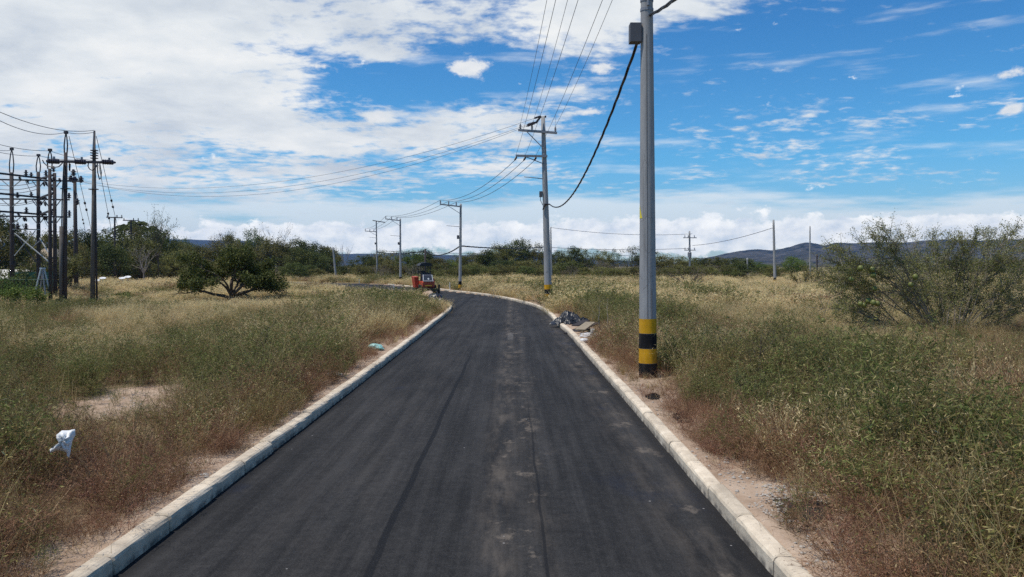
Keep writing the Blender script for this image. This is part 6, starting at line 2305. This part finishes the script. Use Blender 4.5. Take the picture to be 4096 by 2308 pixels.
rr = random.Random(52)
rg = np.random.RandomState(52)
base0 = G(3745, 1372)
TH = thing('thorny_shrub', (base0.x, base0.y, 0), 'large thorny shrub with small leaves and round green fruits in the right field', 'shrub')
TH['org'] = (0.0, 0.0, 0.0)
TH.location = (0, 0, 0)
stems_px_ = None
stems_px = [((975, 1100), (180, 860)), ((975, 1090), (420, 870)), ((980, 1060), (280, 690)), ((985, 1040), (330, 585)), ((1240, 1140), (190, 560)), ((1210, 1040), (180, 390)), ((1240, 1130), (330, 320)), ((1250, 1120), (480, 225)), ((1290, 1130), (620, 200)), ((1250, 1100), (760, 240)), ((1290, 1120), (900, 190)), ((1240, 1130), (1030, 180)),
            ((1290, 1130), (1180, 170)), ((1380, 1080), (1330, 190)), ((1300, 1120), (1480, 260)), ((1380, 1080), (1570, 200)), ((1390, 1080), (1720, 170)), ((1400, 1080), (1830, 250)), ((1390, 1070), (1960, 110)), ((1400, 1080), (2010, 470)), ((1420, 1060), (2110, 380)), ((1430, 1040), (2060, 640)), ((1440, 1040), (2010, 750)), ((1430, 1060), (2090, 850)), ((1400, 1090), (1860, 1000)),
            ((975, 1110), (600, 930)), ((980, 1120), (730, 1040)), ((1240, 1150), (1030, 830)), ((1290, 1140), (1330, 560)), ((1390, 1090), (1650, 560)), ((1240, 1140), (850, 520)), ((1290, 1140), (1120, 400)), ((1390, 1090), (1500, 700)), ((1240, 1140), (780, 760)), ((1390, 1080), (1780, 760)), ((1300, 1140), (1480, 420)), ((1240, 1140), (680, 420))]
mbs = MB()
LC = []
tw0, tw1, tww = [], [], []
STEMS = []
for i, (b_, t_) in enumerate(stems_px):
    Yb = YS + rr.uniform(-0.25, 0.25)
    B = AT(*zz6(*b_), Yb)
    B.z = min(B.z, 0.15)
    T = AT(*zz6(*t_), YS + rr.uniform(-1.7, 1.5))
    Lh = (T - B).length
    STEMS.append((B, T, Lh, t_[0], 0.024))
for B, T, Lh in [(q[0].copy(), q[1].copy(), q[2]) for q in STEMS]:
    for k in range(2):
        f0 = rr.uniform(0.3, 0.6)
        st0 = B.lerp(T, f0) + Vector((0, 0, 0.07 * Lh * 4 * f0 * (1 - f0)))
        e0 = B.lerp(T, rr.uniform(0.8, 1.0)) + Vector((rr.gauss(0, 0.5), rr.gauss(0, 0.6), rr.gauss(0.05, 0.35)))
        e0.z = max(0.45, min(e0.z, 3.7))
        STEMS.append((st0, e0, (e0 - st0).length, 900, 0.013))
for B, T, Lh, tx_, rad_ in STEMS:
    mid = B.lerp(T, 0.5) + Vector((rr.gauss(0, .1), rr.gauss(0, .1), 0.09 * Lh + rr.uniform(-.1, .25)))
    n_ = 12
    pts = []
    wk = Vector((0, 0, 0))
    for k in range(n_ + 1):
        t = k / n_
        p = B * (1 - t) ** 2 + mid * 2 * t * (1 - t) + T * t * t
        if 0 < k < n_:
            wk = (wk + Vector((rr.gauss(0, .03), rr.gauss(0, .03), rr.gauss(0, .03)))) * (1.0 if k < n_ - 2 else 0.5)
            p = p + wk
        pts.append(p)
    mbs.tube(pts, [rad_ * (1 - 0.86 * k / n_) * (0.8 + 0.05 * Lh) for k in range(n_ + 1)], 5, False)
    # side twigs
    for k in range(int(12 * Lh)):
        t = rr.uniform(0.25, 0.99)
        j = min(int(t * n_), n_ - 1)
        p0 = pts[j].lerp(pts[j + 1], t * n_ - j)
        ax = (pts[j + 1] - pts[j]).normalized()
        d = (ax * 0.8 + Vector((rr.gauss(0, 1), rr.gauss(0, 1), rr.gauss(0.15, .8))).normalized() * 0.8).normalized()
        L = rr.uniform(0.22, 0.95) * (1.15 - 0.5 * t)
        p1 = p0 + d * L
        tw0.append(p0)
        tw1.append(p1)
        tww.append(0.011)
        m_ = rr.randint(4, 11) if tx_ > 500 or t > 0.55 else rr.randint(1, 5)
        for q in range(m_):
            LC.append(tuple(p0.lerp(p1, rr.uniform(0.15, 1.05)) + Vector((rr.gauss(0, .025), rr.gauss(0, .025), rr.gauss(0, .025)))))
    for k in range(int(4 * Lh)):
        t = rr.uniform(0.3, 1.0)
        j = min(int(t * n_), n_ - 1)
        LC.append(tuple(pts[j].lerp(pts[j + 1], t * n_ - j) + Vector((rr.gauss(0, .05), rr.gauss(0, .05), rr.gauss(0, .05)))))
for a_, b_ in zip(tw0, tw1):
    mbs.tube([a_, b_], [0.007, 0.0035], 3, False)
mbs.build('stems', simple('thorn_bark', (0.24, 0.20, 0.16), 0.9, 0, 0.4, 12, 0.3), TH)
C = np.repeat(np.array(LC), 4, 0)
C = C + rg.normal(0, 0.045, C.shape)
Q = leaves(C, 0.055, 0.022, rg, 0.5)
o = bpy.data.objects.new('leaves', quad_mesh('leaves', Q, np.clip(rg.normal(0.5, 0.25, len(Q)), 0, 1), M['leaf_thorn']))
COL.objects.link(o)
o.parent = TH
print('thorn leaves', len(Q))
fr = MB().lathe([(0.012, 0.088), (0.04, 0.082), (0.068, 0.055), (0.082, 0.015), (0.082, -0.02), (0.066, -0.058), (0.036, -0.08), (0.01, -0.086)], 14)
fm = fr.mesh('fruit', M['fruit'], True)
for x_, y_ in ((540, 497), (647, 508), (655, 560), (460, 597), (990, 645), (668, 680), (538, 818), (572, 828), (655, 806), (692, 815), (610, 790), (206, 965), (1030, 575)):
    p = AT(*zz6(x_, y_), YS - 1.7 + rr.uniform(-.2, .2))
    f_ = bpy.data.objects.new('fruit', fm)
    COL.objects.link(f_)
    f_.parent = TH
    f_.location = p
    f_.rotation_euler = (rr.uniform(-.3, .3), rr.uniform(-.3, .3), rr.uniform(0, 6))
    f_.scale = (rr.uniform(.9, 1.1),) * 3
stk_ = MB()
for x_, y_ in ((540, 497), (647, 508), (655, 560), (460, 597), (990, 645), (668, 680), (538, 818), (572, 828), (655, 806), (692, 815), (206, 965)):
    p = AT(*zz6(x_, y_), YS - 1.7)
    stk_.tube([p + Vector((0, 0, 0.07)), p + Vector((0.05, 0.05, 0.16)), p + Vector((0.3, 0.3, 0.30 if x_ > 250 else 0.65)), p + Vector((0.9, 0.6, 0.36 if x_ > 250 else 0.9))], [0.006, 0.007, 0.009, 0.012], 4, False)
stk_.build('fruit_stalks', M['bark'], TH)
TH['org'] = (0.0, 0.0, 0.0)


# small shrubs and saplings with names of their own
def shrub(name, label, u, vb, vt, wpx, seed, mat, kind, cat='shrub', lf=6, lw=(0.07, 0.03), bark='bark', group=None, thin=1.0):
    rr = random.Random(seed)
    rg = np.random.RandomState(seed)
    g_ = G(u, vb)
    H = AT(u, vt, g_.y).z
    Wd = wpx / 4 / FPX * g_.y
    mb = MB()
    tips = []
    if kind == 'fan':
        for k in range(11):
            a = rr.uniform(0, 2 * PI)
            d = Vector((math.cos(a) * Wd / H * 0.55, math.sin(a) * Wd / H * 0.55, rr.uniform(0.6, 1.1)))
            branch(mb, tips, Vector((rr.gauss(0, .05), rr.gauss(0, .05), -0.05)), d, H * rr.uniform(0.5, 0.68), 0.02 * H * thin, 2, rr, 0.5, 0.2, 3)
    else:
        p = Vector((0, 0, -0.05))
        pts = [p]
        for k in range(6):
            p = p + Vector((rr.gauss(0.012 * H, .02 * H), rr.gauss(0, .02 * H), H / 6.2))
            pts.append(p)
        mb.tube(pts, [0.011 * H * thin * (1 - 0.12 * k) for k in range(7)], 5, False)
        for k in range(16):
            t = rr.uniform(0.3, 1.0) * 5.9
            j = int(t)
            a = rr.uniform(0, 2 * PI)
            d = Vector((math.cos(a), math.sin(a), rr.uniform(0.4, 1.1)))
            branch(mb, tips, pts[j].lerp(pts[j + 1], t - j), d, Wd * rr.uniform(0.3, 0.55), 0.004 * H * thin, 1, rr, 0.6, 0.15, 3)
    tm = mb.mesh('trunk', M[bark])
    cm = None
    if lf:
        Q, v = leaf_cloud(tips, lf, 0.05 * Wd if kind == 'fan' else 0.03, lw, rg)
        cm = quad_mesh('crown', Q, v, M[mat])
    e = plant(name, label, cat, tm, cm, (g_.x, g_.y, 0.05), 0, (1, 1, 1), group)
    return e


shrub('shrub', 'bare twiggy shrub in the golden grass in front of the transformer pole', 2757, 1166, 1070, 140, 11, 'leaf_dry', 'fan', lf=2, lw=(0.10, 0.05), bark='bark', thin=1.3)
shrub('shrub', 'small leafy shrub with thin trunk left of the thorny shrub', 3222, 1164, 1062, 120, 12, 'leaf_olive', 'fan', lf=5, lw=(0.13, 0.07))
shrub('sapling', 'slender feathery sapling in the near right weeds', 3025, 1640, 1330, 170, 13, 'leaf_olive', 'stem', 'sapling', 7, (0.035, 0.012), thin=1.2)
shrub('sapling', 'second feathery sapling right of the slender one', 3120, 1560, 1290, 130, 14, 'leaf_olive', 'stem', 'sapling', 6, (0.035, 0.012))
shrub('sapling', 'dark upright weed stalk in the middle of the left weeds', 1040, 1560, 1290, 80, 15, 'leaf_olive', 'stem', 'sapling', 3, (0.035, 0.014))
shrub('sapling', 'thin leafy weed standing left of the brown kerbside weeds', 690, 1480, 1330, 80, 16, 'leaf_olive', 'stem', 'sapling', 5, (0.04, 0.015))
shrub('weed_bush', 'pale green bushy weed at the foot of the near sapling', 3040, 1700, 1520, 120, 17, 'leaf_thorn', 'fan', 'weed', 6, (0.035, 0.014))
shrub('shrub', 'low green bush between the tall poles and the lone tree', 470, 1205, 1165, 190, 18, 'leaf_bright', 'fan', lf=7, lw=(0.12, 0.07))
shrub('shrub', 'low green bush at the foot of the single wooden pole', 305, 1180, 1148, 100, 19, 'leaf_olive', 'fan', lf=7, lw=(0.14, 0.08))
for i, (u_, vb_, vt_, w_) in enumerate(((20, 1232, 1120, 150), (110, 1238, 1150, 120), (-80, 1232, 1090, 170))):
    shrub('weed_bush', ('tall green weeds climbing the mesh fence at the picture edge', 'green weeds climbing the mesh fence near its end', 'green weeds on the fence beyond the edge')[i], u_, vb_, vt_, w_, 30 + i, 'leaf_bright', 'fan', 'weed', 6, (0.11, 0.06))
for i, (u_, vb_, vt_, w_, kd) in enumerate(((130, 1200, 1085, 170, 'leaf_dark'), (40, 1190, 1060, 170, 'leaf_olive'), (215, 1190, 1040, 90, 'leaf_dark'), (270, 1180, 1050, 80, 'leaf_olive'))):
    shrub('shrub', ('dark shrub in front of the small house', 'olive shrub beside the first frame post', 'dark shrub between the frame and the pole pair', 'olive shrub behind the left tall pole')[i], u_, vb_, vt_, w_, 40 + i, kd, 'fan', lf=7, lw=(0.15, 0.09))
# dead forked branches on the verge
for u_, v_, s_, lab in ((2425, 1365, 0.75, 'pale forked dead branch sticking out of the weeds by the boards'), (2160, 1215, 0.6, 'grey cut branches by the kerb before the leaning pole'), (1730, 1225, 0.5, 'dry cut branch on the soil mound at the left kerb')):
    rr = random.Random(int(u_))
    p = onground(u_, v_)
    mb = MB()
    tips = []
    for k in range(3):
        branch(mb, tips, Vector((0, 0, 0.02)), Vector((rr.uniform(-1, 1), rr.uniform(-.5, .5), rr.uniform(.2, .8))), s_, 0.016, 2, rr, 0.7, 0.0, 2)
    me_ = mb.mesh('dead_branch', M['bark_pale'])
    o = bpy.data.objects.new('dead_branch', me_)
    COL.objects.link(o)
    o.location = p
    tag(o, lab, 'branch')

# ---------------------------------------------------------------- haze
HAZE = 0.00008
if HAZE:
    hzm = bpy.data.materials.new('haze_air')
    hzm.use_nodes = True
    hzm.node_tree.nodes.clear()
    n = NT(hzm.node_tree)
    pv_ = n.new('ShaderNodeVolumePrincipled')
    pv_.inputs['Color'].default_value = (0.36, 0.58, 1.0, 1)
    pv_.inputs['Density'].default_value = HAZE
    pv_.inputs['Anisotropy'].default_value = 0.2
    oo = n.new('ShaderNodeOutputMaterial')
    n.l.new(pv_.outputs[0], oo.inputs['Volume'])
    x0, x1, y0, y1, z0_, z1_ = -6800, 6800, -120, 6300, -4, 300
    o = MB().hexa([(x0, y0, z0_), (x1, y0, z0_), (x1, y1, z0_), (x0, y1, z0_), (x0, y0, z1_), (x1, y0, z1_), (x1, y1, z1_), (x0, y1, z1_)]).build('haze', hzm)
    tag(o, 'thin blue haze over the fields and hills', kind='stuff')

for o in COL.objects:
    for kk in ('org', 'H'):
        if kk in o:
            del o[kk]
